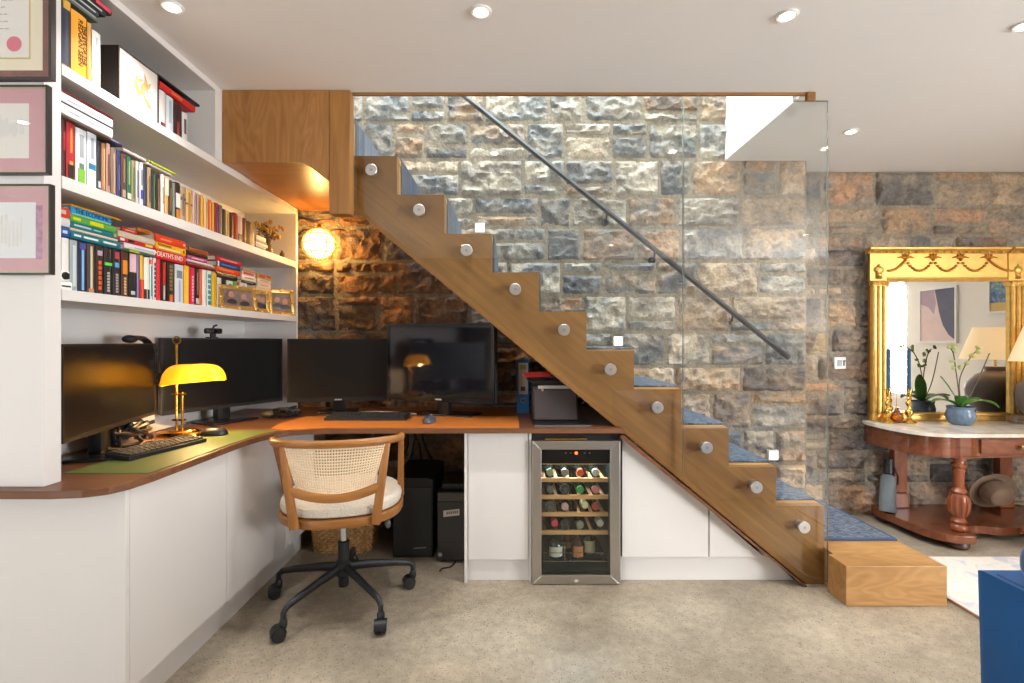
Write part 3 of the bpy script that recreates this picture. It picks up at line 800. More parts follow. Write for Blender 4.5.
# bottles standing at the bottom
def short_bottle(px, ylab0, ylab1, wlab, lab, col, name, dy):
    xx, yy = fx(px), fd + .13 + dy; zf = fz(566) + .0025
    bt = thing('wine_bottle', name, 'bottle', (xx, yy, zf), group='bottles in the bottom of the fridge')
    m = MB(); m.lathe([(0, 0), (.034, 0), (.036, .004), (.036, .055), (.03, .075), (.014, .09), (.0125, .105), (.0145, .106), (.0145, .115), (0, .116)], (xx, yy, zf), 20); build(m, 'bottle_glass', pm('bottle ' + name, col, .1, spec=.6), bt)
    m = MB()
    m.grid(lambda u, v: Vector((xx + .0368 * math.sin((u - .5) * wlab), yy - .0368 * math.cos((u - .5) * wlab), zf + ylab0 + (ylab1 - ylab0) * v)), 12, 1, thick=.0006)
    build(m, 'label', pm('label ' + name, lab, .7), bt)
short_bottle(557.5, .01, .06, 2.2, (232, 228, 210), (30, 40, 30), 'bottle with a wide white label behind the fridge wire rack', -.02)
short_bottle(571.5, .02, .05, 1.6, (186, 150, 110), (96, 60, 34), 'brown capped bottle standing between the labelled bottles', .07)
short_bottle(581.0, .0, .055, 1.5, (206, 132, 84), (70, 44, 26), 'slim bottle with an orange label in the fridge bottom', 0)
short_bottle(593.5, .012, .07, 2.0, (222, 214, 176), (40, 50, 34), 'bottle with a cream label at the right of the fridge bottom', .03)
L_ = bpy.data.lights.new('fridge_fill', 'AREA'); L_.energy = 4.0; L_.size = .3; L_.size_y = .02; L_.shape = 'RECTANGLE'; L_.color = (.85, .95, 1)  # fill light added to brighten the shelves, not a real fridge lamp
lo = bpy.data.objects.new('fridge_fill', L_); COL.objects.link(lo); lo.location = ((gx0 + gx1) / 2, fd + .1, Z1 - .064)

# ================================================================ bookcase
XB = -1.349; XBK = -1.67
bk = thing('bookcase', 'white fitted bookcase with long open shelves above the desk', 'bookcase', (-1.5, 2.3, DZ + .001))
sh = [(1.324, 1.357), (1.660, 1.698), (2.000, 2.033)]
BY0, BY1 = 1.536, 3.226
for z0, z1 in sh:
    m = MB(); m.box(XBK, BY0, z0, XB, BY1 - .028 if z1 < 2 else BY1, z1, bev=.001); build(m, 'shelf', white_paint, bk, smooth=0)
m = MB(); m.box(XBK - .02, BY0, DZ + .001, XBK - .001, BY1, CZ - .002); build(m, 'back_panel', white_paint, bk, smooth=0)
m = MB(); m.box(XBK, BY1 - .0275, DZ + .001, XB, BY1, 1.9995); build(m, 'end_panel', white_paint, bk, smooth=0)
m = MB(); m.box(XBK, LD - .055, 2.0335, XB + .001, LD - .003, CZ - .03); build(m, 'upper_end_panel', white_paint, bk, smooth=0)
m = MB(); m.box(XBK, BY0, CZ - .0295, XB + .001, LD - .003, CZ - .002); build(m, 'top_panel', white_paint, bk, smooth=0)
# ================================================================ books
BX = -1.383
def yb(px, X=BX): return -X * F / (CX - px)
def upright(px0, px1, rgb, cname, zs, h, where, w=.125, prints=(), X=BX, group=None, hard=False):
    """book standing on a shelf, spine to the room. prints: (z0, z1 as fractions, inset, colour)"""
    y0, y1 = yb(px0, X) + .0006, yb(px1, X) - .0006
    t_ = y1 - y0
    o = thing('book', '%s %s' % (cname, where), 'book', (X - w / 2, (y0 + y1) / 2, zs + .0004), group=group)
    cov = pm('cover %d %d %d' % rgb, rgb, .45)
    z0 = zs + .0006; c = min(.002, t_ * .12)
    m = MB()
    m.box(X - w, y0, z0, X - .003, y0 + c, z0 + h); m.box(X - w, y1 - c, z0, X - .003, y1, z0 + h)
    n = 6
    arc = [(X - .003 + .003 * math.sin(PI * k / n), y0 + t_ * k / n) for k in range(n + 1)]
    m.prism([(a, b, z0) for a, b in arc] + [(X - .005, y1, z0), (X - .005, y0, z0)], (0, 0, h))
    build(m, 'cover', cov, o, smooth=30)
    m = MB(); m.box(X - w + .003, y0 + c + .0002, z0 + .002, X - .0052, y1 - c - .0002, z0 + h - .003); build(m, 'page_block', paper, o, smooth=0)
    for (a, b, ins, col) in prints:
        m = MB(); xx = X - .0012 + .0015
        if ins > .0: m.box(X - .004, y0 + t_ * ins, z0 + h * a, xx, y1 - t_ * ins, z0 + h * b)
        else: m.box(X - .004, y0 - .0002, z0 + h * a, xx - .0004, y1 + .0002, z0 + h * b)
        build(m, 'spine_print', pm('print %d %d %d' % col, col, .5), o, smooth=0)
    return o
def flat(px0, px1, rgb, cname, z0, t_, where, w=.15, prints=(), X=BX, group=None, y_cut=None):
    """book lying flat, spine to the room"""
    y0, y1 = yb(px0, X), yb(px1, X)
    if y_cut: y0 = y_cut
    o = thing('book', '%s %s' % (cname, where), 'book', (X - w / 2, (y0 + y1) / 2, z0), group=group)
    cov = pm('cover %d %d %d' % rgb, rgb, .45)
    z0 += .0004; t_ -= .0008; c = min(.0022, t_ * .15)
    m = MB(); m.box(X - w, y0, z0, X - .003, y1, z0 + c); m.box(X - w, y0, z0 + t_ - c, X - .003, y1, z0 + t_)
    n = 6
    arc = [(X - .003 + .003 * math.sin(PI * k / n), z0 + t_ * k / n) for k in range(n + 1)]
    m.prism([(a, y0, b) for a, b in arc] + [(X - .005, y0, z0 + t_), (X - .005, y0, z0)], (0, y1 - y0, 0))
    build(m, 'cover', cov, o, smooth=30)
    m = MB(); m.box(X - w + .004, y0 + .003, z0 + c + .0002, X - .0052, y1 - .003, z0 + t_ - c - .0002); build(m, 'page_block', paper, o, smooth=0)
    for (a, b, v0, v1, col) in prints:
        m = MB(); m.box(X - .004, y0 + (y1 - y0) * a, z0 + t_ * v0, X + .0006, y0 + (y1 - y0) * b, z0 + t_ * v1)
        build(m, 'spine_print', pm('print %d %d %d' % col, col, .5), o, smooth=0)
    return o, (y0, y1, z0, t_)
W_, K_, G_ = (226, 222, 214), (26, 26, 30), (206, 160, 60)
def glyphs(a, b, n, ins, col):
    """a run of small separate marks along a spine"""
    return [(a + (b - a) * k / n, a + (b - a) * (k + .72) / n, ins, col) for k in range(n)]

# ---- upper shelf: the long run of uprights
S2 = 1.698
run2 = [(62.3, 66.5, (70, 22, 26), 'black and dark red', [(.5, .8, .2, (150, 30, 40))]), (66.9, 75.8, (164, 34, 44), 'tall red', [(.05, .3, .18, (40, 34, 30)), (.3, .36, .3, G_), (.5, .92, .38, (206, 130, 60))]),
 (76.2, 87.4, (222, 224, 226), 'thick white', [(.06, .3, .2, (120, 180, 60)), (.3, .4, .3, (90, 120, 90)), (.5, .9, .32, (150, 156, 160))]), (87.8, 97.2, (214, 220, 226), 'pale blue white', [(.36, .46, .15, (40, 120, 160)), (.55, .92, .35, (150, 156, 170))]),
 (97.6, 101.8, (44, 48, 54), 'charcoal', [(.1, .22, .2, (190, 196, 200))]), (102.2, 106.3, (166, 112, 70), 'copper brown', [(.1, .9, .35, (210, 170, 120))]), (106.6, 111.2, (170, 132, 116), 'dusty pink', [(.2, .8, .3, (96, 66, 60))]),
 (111.5, 117, (120, 104, 92), 'grey brown', [(.1, .9, .38, (200, 150, 110))]), (117.3, 121.3, (48, 52, 96), 'navy blue', [(.2, .7, .35, (90, 100, 150))]), (121.6, 127, (84, 58, 48), 'chocolate brown', [(.1, .25, .2, (176, 150, 130)), (.4, .9, .35, (150, 110, 80))]),
 (127.3, 131.8, (40, 96, 78), 'bottle green', [(.1, .22, .1, (210, 210, 190)), (.4, .9, .35, (150, 170, 110))]), (132.1, 136, (140, 130, 88), 'olive tan', [(.15, .85, .3, (90, 110, 80))]), (136.3, 139.8, (188, 186, 182), 'pale grey', [(.2, .8, .3, (110, 110, 116))]),
 (140.1, 144, (206, 202, 214), 'lavender white', [(.2, .4, .2, (70, 70, 160)), (.5, .85, .35, (90, 90, 110))]), (144.3, 147.6, (46, 56, 66), 'slate', []), (147.9, 152, (156, 128, 100), 'tan', [(.2, .8, .35, (90, 70, 50))]),
 (152.3, 156.4, (34, 46, 42), 'green black', [(.1, .9, .4, (90, 130, 90))]), (156.7, 161, (42, 34, 30), 'brown black', [(.1, .9, .38, (150, 110, 70))]), (161.3, 165, (226, 220, 210), 'white', [(.3, .7, .36, (150, 140, 130))]),
 (165.3, 169, (206, 160, 96), 'amber and white', [(.55, .98, .06, (226, 216, 196))]), (169.3, 172.8, (66, 50, 42), 'dark brown', [(.2, .8, .35, (130, 100, 70))]), (173.1, 176, (122, 126, 116), 'grey green', []),
 (176.3, 180.6, (40, 34, 32), 'black white and orange', [(.35, .72, .04, (220, 216, 210)), (.06, .3, .1, (200, 120, 50))]), (180.9, 186, (170, 146, 122), 'mottled tan', [(.2, .8, .3, (120, 100, 86)), (.62, .7, .0, (96, 80, 70))]), (186.3, 192.6, (206, 166, 104), 'straw yellow', [(.1, .9, .34, (170, 120, 60)), (.55, .6, .0, (120, 90, 60))]),
 (192.9, 197, (196, 168, 156), 'pale mauve', [(.1, .9, .38, (150, 116, 110))]), (197.3, 201, (172, 138, 128), 'dusky mauve', [(.1, .9, .38, (120, 90, 88))]), (201.3, 204, (226, 160, 40), 'yellow orange', []), (204.3, 208.6, (218, 186, 136), 'cream', [(.1, .9, .38, (190, 130, 80))]),
 (208.9, 212.2, (214, 96, 44), 'orange red', [(.1, .9, .36, (236, 160, 90))]), (212.5, 215, (206, 150, 60), 'amber', []), (215.3, 219, (150, 40, 60), 'crimson', [(.1, .9, .36, (70, 60, 110))]), (219.3, 223, (112, 100, 92), 'stone grey', [(.1, .9, .36, (150, 130, 110))]),
 (223.3, 226, (76, 54, 40), 'umber', []), (226.3, 230, (206, 170, 106), 'gold cream', [(.1, .9, .36, (150, 110, 60))]), (230.3, 234.4, (70, 44, 32), 'mahogany brown', [(.1, .9, .36, (130, 80, 50))]), (234.7, 238, (176, 40, 40), 'red', [(.1, .9, .4, (120, 24, 30))]),
 (238.3, 243, (206, 170, 146), 'pink beige', [(.1, .35, .1, (80, 60, 50))]), (243.3, 247, (112, 52, 46), 'maroon', []), (247.3, 255, (74, 46, 36), 'thick dark brown', [(.1, .9, .3, (120, 70, 50))])]
rnd = random.Random(3)
for i, (a, b, rgb, nm, pr) in enumerate(run2):
    u = (a - 62) / 193
    h = .186 - .052 * u + rnd.uniform(-.006, .006)
    if i < 4: h = .186 + rnd.uniform(-.003, .002)
    w = 'upright at the near end of the upper shelf' if i == 0 else 'between the %s and %s books, upper shelf' % (run2[i-1][3].replace('tall ', '').replace('thick ', ''), run2[i+1][3].replace('tall ', '').replace('thick ', '')) if i < len(run2) - 1 else 'upright at the far end of the row on the upper shelf'
    upright(a, b, rgb, nm + ' book', S2, h, w, prints=pr, group='books standing on the upper shelf')
z = S2 + .1893
flat(62.5, 111, (104, 84, 70), 'large brown book', z, .008, 'lying under two white volumes on the upper shelf', w=.19, X=-1.37, y_cut=1.545)
flat(62.5, 113, (224, 222, 222), 'large white book', z + .008, .033, 'lowest of two white volumes lying on the upper shelf', w=.2, X=-1.366, prints=[(.12, .34, .4, .5, (150, 150, 156)), (.5, .72, .4, .5, (150, 150, 156))], y_cut=1.55)
flat(62.5, 113, (228, 226, 226), 'large white book', z + .042, .030, 'upper of two white volumes lying on the upper shelf', w=.2, X=-1.366, prints=[(.12, .34, .4, .52, (150, 150, 156)), (.5, .8, .4, .5, (150, 150, 156)), (.0, 1, -.02, .03, (30, 30, 34))], y_cut=1.55)
flat(62.5, 113.5, (120, 34, 42), 'thin dark red book', z + .0725, .010, 'lying on top of the white volumes on the upper shelf', w=.2, X=-1.368, y_cut=1.545)
z2 = 1.889
flat(98.5, 123, (44, 48, 78), 'navy blue book', z2 - .001, .014, 'lying across the upright books on the upper shelf', X=-1.379, prints=[(.1, .8, .35, .6, (150, 150, 176))])
flat(123.5, 146, (196, 178, 170), 'pinkish grey book', 1.8765, .012, 'lying across the upright books beside the navy one', X=-1.379)
flat(147, 172, (226, 220, 204), 'thin white book', 1.871, .009, 'lying under the lime green book on the upper shelf', X=-1.379)
flat(149.5, 176, (176, 192, 40), 'thin lime green book', 1.8805, .009, 'lying on the white book on the upper shelf', X=-1.376, prints=[(.02, .06, 0, 1, (90, 90, 40))])
# little pile by the dried flowers
zz = S2
for k, (rgb, nm, t_, a, b) in enumerate((((130, 30, 30), 'dark red', .016, 256.5, 268), ((206, 200, 190), 'pale grey', .012, 256, 266), ((226, 210, 176), 'ivory', .018, 256, 268), ((186, 170, 150), 'beige', .010, 256, 267), ((232, 214, 176), 'cream', .024, 256.5, 266))):
    flat(a, b, rgb, 'small %s book' % nm, zz, t_, '%s in the pile beside the dried flowers' % ['lowest', 'second lowest', 'midmost', 'second highest', 'uppermost'][k], w=.11, group='small pile beside the dried flowers'); zz += t_ + .0006

# ---- middle shelf (the lower of the two book rows)
S1 = 1.357
run1 = [(62.3, 69.8, (222, 220, 214), 'white', []), (70.2, 78.3, (148, 160, 162), 'silver grey', [(.1, .9, .3, (190, 200, 200))]), (78.7, 87, (30, 34, 60), 'blue black', [(.05, .85, .36, (120, 170, 220)), (.86, .98, .1, (70, 70, 140))]), (87.4, 95.6, (70, 56, 54), 'brown grey', [(.1, .95, .36, (196, 186, 150)), (.02, .1, .2, (180, 120, 90))]),
 (96, 104, (40, 26, 24), 'orange lettered', [(.8, .9, .2, (170, 150, 170))] + glyphs(.1, .72, 6, .3, (206, 84, 40))), (104.4, 112.6, (30, 28, 28), 'green banded', [(.62, .68, .06, (90, 200, 80))] + glyphs(.08, .5, 7, .34, (170, 166, 160))), (113, 121.2, (34, 26, 28), 'blue spotted black', [(.62, .72, .25, (70, 150, 200)), (.8, .95, .25, (170, 60, 80))] + glyphs(.08, .5, 7, .34, (150, 140, 140))),
 (121.6, 128.8, (70, 40, 28), 'amber', [(.5, .8, .2, (214, 130, 40))] + glyphs(.06, .45, 6, .34, (206, 170, 120))), (129.2, 137.2, (26, 24, 26), 'pink topped', [(.58, .98, .1, (214, 176, 184)), (.08, .16, .25, (200, 196, 190))]), (137.6, 140.2, (104, 92, 140), 'purple', []), (140.5, 144.2, (222, 168, 44), 'yellow and red', [(.02, .45, .0, (196, 50, 44))]),
 (144.5, 150, (228, 222, 210), 'white and black', [(.02, .25, .0, (30, 30, 32))]), (150.3, 153, (196, 206, 204), 'pale teal', [(.84, .94, .0, (230, 80, 60)), (.1, .8, .3, (60, 130, 130))]), (153.3, 157, (210, 190, 190), 'pale pink', glyphs(.08, .92, 8, .3, (40, 30, 34))), (157.3, 161.2, (206, 30, 40), 'scarlet', []), (161.5, 167, (30, 24, 24), 'black and red', [(.42, .95, .3, (200, 30, 36)), (.05, .4, .36, (190, 180, 170))]),
 (167.3, 175, (34, 26, 22), 'black and gold', [(.02, .2, .3, (206, 90, 40))] + glyphs(.3, .95, 7, .3, (130, 100, 60))), (175.3, 184, (196, 200, 208), 'white grey', [(.65, .85, .2, (110, 116, 126)), (.05, .6, .4, (150, 156, 166))]), (184.3, 189.8, (226, 168, 36), 'mustard yellow', [(.1, .9, .44, (240, 196, 90))]), (190.1, 195.4, (196, 26, 70), 'crimson pink', glyphs(.1, .8, 8, .36, (230, 180, 190))),
 (195.7, 199.8, (26, 28, 28), 'black', [(.05, .2, .15, (170, 190, 180)), (.3, .9, .36, (120, 120, 116))]), (200.1, 202.3, (230, 80, 40), 'orange', []), (202.6, 207, (222, 214, 196), 'cream', []), (207.3, 211.8, (196, 214, 214), 'white and teal', glyphs(.06, .94, 6, .2, (40, 130, 146))), (212.1, 217.2, (214, 170, 40), 'gold yellow', [(.1, .9, .4, (190, 140, 30))]),
 (217.5, 222, (222, 214, 200), 'off white', []), (222.3, 226.6, (36, 32, 34), 'coal black', [(.6, .8, .3, (110, 110, 116))]), (226.9, 233.6, (216, 212, 206), 'thick white', [(.3, .9, .36, (120, 110, 110))]), (233.9, 237.4, (60, 190, 80), 'bright green', []), (237.7, 239.8, (206, 60, 60), 'thin red', []), (240.1, 247.6, (214, 208, 204), 'chalk white', [(.3, .9, .36, (130, 120, 120))]), (247.9, 256, (150, 146, 148), 'mid grey', []), (256.3, 271, (190, 170, 140), 'wide beige', [])]
for i, (a, b, rgb, nm, pr) in enumerate(run1):
    h = .163 + rnd.uniform(-.003, .003) - (.006 if a > 216 else 0)
    w = 'upright at the near end of the lower book row' if i == 0 else 'between the %s and %s books, lower shelf' % (run1[i-1][3].replace('thick ', '').replace('wide ', ''), run1[i+1][3].replace('thick ', '').replace('wide ', '')) if i < len(run1) - 1 else 'upright at the far end of the lower book row'
    upright(a, b, rgb, nm + ' book', S1, h, w, prints=pr, group='books standing on the lower shelf', X=-1.45 if a > 216 else BX)
def pile(items, z, where, group, X=-1.379):
    for k, it in enumerate(items):
        a, b, rgb, nm, t_ = it[:5]; pr = it[5] if len(it) > 5 else ()
        o, g = flat(a, b, rgb, nm + ' book', z, t_, '%s of the pile %s' % (['lowest', 'second lowest', 'third lowest', 'fourth lowest', 'fifth lowest', 'sixth lowest'][k] if k < len(items) - 1 else 'topmost', where), w=.125, prints=pr, group=group, X=X, y_cut=1.545 if a < 63 else None)
        if len(it) > 6: it[6](o, g)
        z += t_ + .0004
    return z
ZP = S1 + .1672
def on_spine(body, size, col, fa, fb, sx_=1.0, dz=.5):
    def f(o, g):
        y0, y1, z0, t_ = g
        yc = y0 + (y1 - y0) * (fa + fb) / 2
        M = Matrix.Translation((-1.379 + .0004, yc, z0 + t_ * dz)) @ Matrix.Rotation(PI/2, 4, 'Z') @ Matrix.Rotation(PI/2, 4, 'X')
        text('title', body, size, M, pm('print %d %d %d' % col, col, .5), o, sx=sx_, extrude=.0006)
    return f
pile([(62.3, 70.2, (40, 84, 150), 'royal blue', .031, [(.5, .8, .3, .6, (190, 200, 220))]), (62.3, 70.2, (214, 212, 208), 'white', .027), (62.3, 70.4, (196, 66, 50), 'brick red', .031, [(.4, .7, .3, .7, (226, 190, 170))])], ZP, 'at the near end of the lower row', 'books piled at the near end of the lower row')
pile([(71, 124, (20, 110, 124), 'dark teal', .0245, [(.05, .17, .35, .62, W_), (.22, .48, .35, .62, W_), (.58, .84, .35, .62, W_), (.93, .98, .2, .8, (206, 90, 120))]), (70.8, 118, (226, 206, 186), 'pale pink', .009), (71, 118, (24, 116, 124), 'teal', .019, [(.06, .4, .35, .65, (190, 206, 206)), (.46, .62, .35, .6, (150, 190, 190)), (.9, .96, .2, .8, G_)]), (70.8, 116, (92, 166, 72), 'green and yellow', .021, [(.05, .2, .3, .7, (206, 206, 40)), (.4, .7, .2, .8, (216, 212, 30))]),
      (71, 111.5, (50, 146, 196), 'bright blue', .026, [(.02, .98, -.02, .2, (120, 190, 150))], on_spine('THE ECONOMICS', .021, (26, 60, 110), .2, .92, .9, .55)), (71, 121, (226, 170, 30), 'thin yellow', .006)], ZP, 'over the silver grey book', 'books piled over the silver grey book')
pile([(122.6, 155, (70, 96, 76), 'dark green', .010, [(.2, .5, 0, 1, (150, 160, 60))]), (124.4, 157, (222, 220, 216), 'white', .020, [(.3, .9, .3, .5, (160, 170, 186))]), (118.3, 156, (200, 36, 48), 'red', .015, [(.25, .4, .2, .8, (40, 30, 30)), (.7, .9, .2, .8, (230, 200, 60)), (.05, .15, .2, .8, W_)]), (118.3, 155, (204, 190, 166), 'greyish cream', .022), (122, 137.5, (190, 50, 44), 'small red', .015, [(.2, .8, .3, .6, (226, 150, 130))])], ZP, 'over the amber book', 'books piled over the brown and amber book')
flat(138, 152, (206, 110, 40), 'small orange book', ZP + .0840, .014, 'lying beside the small red book on the cream one', w=.12, X=-1.379, prints=[(.2, .8, .3, .6, (120, 60, 30))])
pile([(156, 186, (200, 30, 40), 'deep red', .036, [], on_spine("DEATH'S END", .027, (240, 214, 206), .06, .84, .92, .5)), (155.6, 186, (230, 168, 30), 'golden yellow', .029, [(.08, .5, .55, .85, (150, 96, 20)), (.1, .8, .18, .4, (240, 214, 160)), (.9, .95, .3, .7, (90, 40, 20))]), (155.6, 186, (222, 62, 32), 'orange red', .031, [(.15, .5, .3, .55, (240, 130, 90)), (.9, .97, .3, .6, (230, 190, 160))])], ZP, 'above the scarlet book', 'books piled above the scarlet book')
pile([(187, 215, (116, 26, 36), 'dark red', .018), (187.3, 213, (214, 206, 206), 'white', .010), (187.3, 207.5, (176, 70, 120), 'magenta', .018, [(.2, .8, .3, .6, (226, 160, 190))]), (187, 208, (52, 30, 26), 'dark brown', .017), (189, 208.5, (176, 84, 46), 'rust orange', .018, [(.1, .9, .3, .6, (110, 50, 30))])], ZP, 'above the mustard yellow book', 'books piled above the mustard yellow book')
pile([(216.7, 237.6, (32, 28, 30), 'black', .030, [(.2, .8, .4, .6, (110, 106, 106))]), (216.5, 240.6, (220, 70, 34), 'orange red', .026, [(.1, .7, .35, .6, (240, 130, 70))]), (217.6, 240.8, (40, 62, 104), 'navy', .026, [(.15, .8, .3, .6, (70, 130, 180)), (.0, .06, 0, 1, W_)]), (216.3, 242, (206, 44, 60), 'rose red', .024, [(.15, .8, .35, .65, (236, 150, 150))])], ZP - .008, 'over the off white book', 'books piled over the off white book', -1.447)
pile([(242.2, 256, (34, 30, 32), 'black', .017, [(.2, .8, .35, .6, (150, 146, 146))]), (241.8, 256, (218, 206, 196), 'pale cream', .028, [(.2, .8, .4, .6, (150, 120, 110))]), (242.2, 255, (206, 198, 190), 'white and red', .020, [(.1, .9, .2, .8, (200, 44, 56))]), (243, 257, (196, 150, 110), 'light tan', .018)], ZP - .008, 'behind the largest gilt frame', 'books piled behind the largest gilt frame', -1.447)
pile([(257.5, 271, (214, 196, 176), 'beige', .030, [(.2, .8, .4, .6, (160, 130, 116))]), (257.5, 271, (222, 200, 176), 'oatmeal', .022, [(.2, .8, .4, .6, (160, 130, 116))]), (257.5, 272, (214, 160, 80), 'yellow and red', .028, [(.1, .5, .2, .8, (206, 80, 50)), (.6, .9, .5, .9, (206, 80, 50))])], ZP - .008, 'at the far end of the lower row', 'books piled at the far end of the lower row', -1.47)

# ---- top shelf
S3 = 2.033
upright(62.3, 71.4, (40, 44, 66), 'dark navy book', S3, .215, 'with gold band standing at the near end of the top shelf', w=.19, prints=[(.02, .06, .0, (150, 130, 80)), (.86, .99, .1, G_)], X=-1.366)
o = upright(71.8, 87.4, (240, 160, 28), 'large orange book', S3, .202, 'standing on the top shelf, its title in black', w=.19, X=-1.366)
yc = (yb(71.8, -1.366) + yb(87.4, -1.366)) / 2
for body, dy, size in (('THE EYE OF THE', .018, .017), ('REDGAN SEEN', .002, .0225), ('a journey in search of the truth', -.0125, .0) ):
    if size:
        M = Matrix.Translation((-1.3652, yc + dy, S3 + .108)) @ Matrix.Rotation(PI/2, 4, 'X') 
        M = Matrix.Translation((-1.3652, yc + dy, S3 + .112)) @ Matrix.Rotation(PI/2, 4, 'Z') @ Matrix.Rotation(PI/2, 4, 'X') @ Matrix.Rotation(-PI/2, 4, 'Z')
        text('title', body, size, M, pm('title_black', (50, 34, 20), .6), o, extrude=.0007)
upright(87.8, 92.4, (206, 150, 70), 'ochre book', S3, .198, 'standing between the orange and white books on the top shelf', w=.18, X=-1.368)
upright(92.8, 101.4, (214, 216, 214), 'white book', S3, .186, 'standing beside the dark box frame on the top shelf', w=.16, X=-1.368, prints=[(.1, .9, .36, (170, 176, 176))])
zt = S3 + .2165
for k, (a, b, rgb, nm, t_, pr, ww) in enumerate(((63, 99, (96, 104, 98), 'grey green', .016, [(0, .9, .4, .7, (150, 156, 150))], 0), (63, 99, (36, 46, 58), 'dark slate', .020, [(.1, .9, .4, .62, (190, 196, 196))], 0), (63, 106, (40, 44, 46), 'charcoal', .020, [(.2, .9, .4, .6, (210, 210, 206))], 0), (63, 112, (64, 30, 36), 'dark maroon', .020, [(.66, .97, .2, .8, (226, 70, 90))], 0))):
    flat(a, b, rgb, nm + ' book', zt, t_, '%s of the pile lying across the top shelf books' % ['lowest', 'second lowest', 'third lowest', 'topmost'][k], w=.2, X=-1.362, prints=pr, group='large books lying at the near end of the top shelf', y_cut=1.545); zt += t_ + .0006
# deep box picture with a pale gold drawing
XA = -1.36
y0, y1 = yb(118.6, XA), yb(159, XA)
t = thing('box_picture', 'square black box frame with pale gold leaf drawing on the top shelf', 'picture', (-1.40, (y0 + y1) / 2, S3 + .0005))
z0, z1 = S3 + .0005, S3 + .193
m = MB(); m.box(-1.43, y0, z0, XA - .006, y1, z1); 
for a in ((y0, y0 + .006, z0, z1), (y1 - .006, y1, z0, z1), (y0 + .006, y1 - .006, z0, z0 + .004), (y0 + .006, y1 - .006, z1 - .004, z1)): m.box(XA - .006, a[0], a[2], XA, a[1], a[3])
build(m, 'frame', pm('dark_box_frame', (44, 36, 32), .5), t, smooth=0)
m = MB(); m.box(XA - .006, y0 + .0062, z0 + .0042, XA - .002, y1 - .0062, z1 - .0042); mt = build(m, 'mount', pm('mount_card', (208, 200, 192), .8), t, smooth=0)
m = MB(); rr = random.Random(5)
cy_, cz_ = (y0 + y1) / 2 + .012, (z0 + z1) / 2 - .002
for k in range(9):
    an = rr.uniform(.5, 2.6); ln = rr.uniform(.04, .085); oy, oz = rr.uniform(-.025, .035), rr.uniform(-.045, .035)
    d = Vector((0, math.cos(an), math.sin(an))); n = Vector((0, -d.z, d.y)); c = Vector((XA - .0021, cy_ + oy, cz_ + oz))
    pts = [c - d * ln / 2, c + n * ln * .14, c + d * ln / 2, c - n * ln * .14]
    m.prism(pts, (.0006 + k * .00006, 0, 0))
build(m, 'leaf_drawing', pm('gold_drawing', (172, 140, 84), .6, var=.2, vscale=60), mt, smooth=0)
for k, (a, b, rgb, nm, h, pr) in enumerate(((159.6, 166.4, (222, 214, 210), 'red spotted white book', .150, [(.05, .18, .2, (120, 40, 40))]), (166.8, 174, (206, 216, 220), 'pale blue white book', .148, [(.3, .9, .34, (160, 180, 186))]), (174.4, 182.2, (58, 34, 40), 'dark maroon book', .140, [(.05, .5, .36, (150, 60, 60))]), (182.6, 188, (214, 212, 210), 'slim white book', .125, [(.3, .8, .3, (90, 80, 80))]))):
    upright(a, b, rgb, nm, S3, h, 'standing right of the box frame on the top shelf', X=-1.372, prints=pr)
flat(160, 195.5, (196, 34, 34), 'red bound book', S3 + .1515, .026, 'lying over the white books on the top shelf', w=.16, X=-1.362, prints=[(.3, .6, .3, .6, (214, 120, 60))])
flat(158.8, 200, (34, 32, 34), 'flat black folder book', S3 + .194, .010, 'lying topmost over the red book on the top shelf', w=.2, X=-1.366)
m = MB(); ya, ybb = yb(164, -1.4), yb(180, -1.4)
m.box(-1.50, ya, S3 + .1785, -1.40, ybb, S3 + .1935, bev=.002); build(m, 'card_box', pm('card_box', (60, 52, 48), .7), label='small dark card box under the black folder on the top shelf', cat='box', smooth=0)

# ---- small things on the shelves
# toy camera
X = -1.352; y0, y1 = yb(61.9, X), yb(77, X); yc = (y0 + y1) / 2
t = thing('toy_camera', 'white toy instant camera standing at the near end of the lower shelf', 'camera', (X - .02, yc, S1 + .0005))
m = MB(); m.box(X - .04, y0 + .002, S1 + .0006, X - .006, y1 - .008, S1 + .026, bev=.004); m.box(X - .036, y0 + .004, S1 + .0255, X - .008, y1 - .014, S1 + .058, bev=.005); build(m, 'body', white_pl, t)
def facing(x, y, z): return Matrix.Translation((x, y, z)) @ Matrix.Rotation(PI/2, 4, 'Y')
m = MB(); m.lathe([(.0115, 0), (.0115, .004), (.008, .005), (0, .005)], M=facing(X - .0082, y0 + .02, S1 + .043), seg=20); build(m, 'lens', black_pl, t)
m = MB(); m.box(X - .0082, y1 - .036, S1 + .034, X - .0055, y1 - .019, S1 + .052, bev=.001); build(m, 'viewfinder', black_pl, t)
m = MB(); m.box(X - .0062, y0 + .006, S1 + .009, X - .0052, y1 - .016, S1 + .0135); build(m, 'film_slot', black_pl, t)
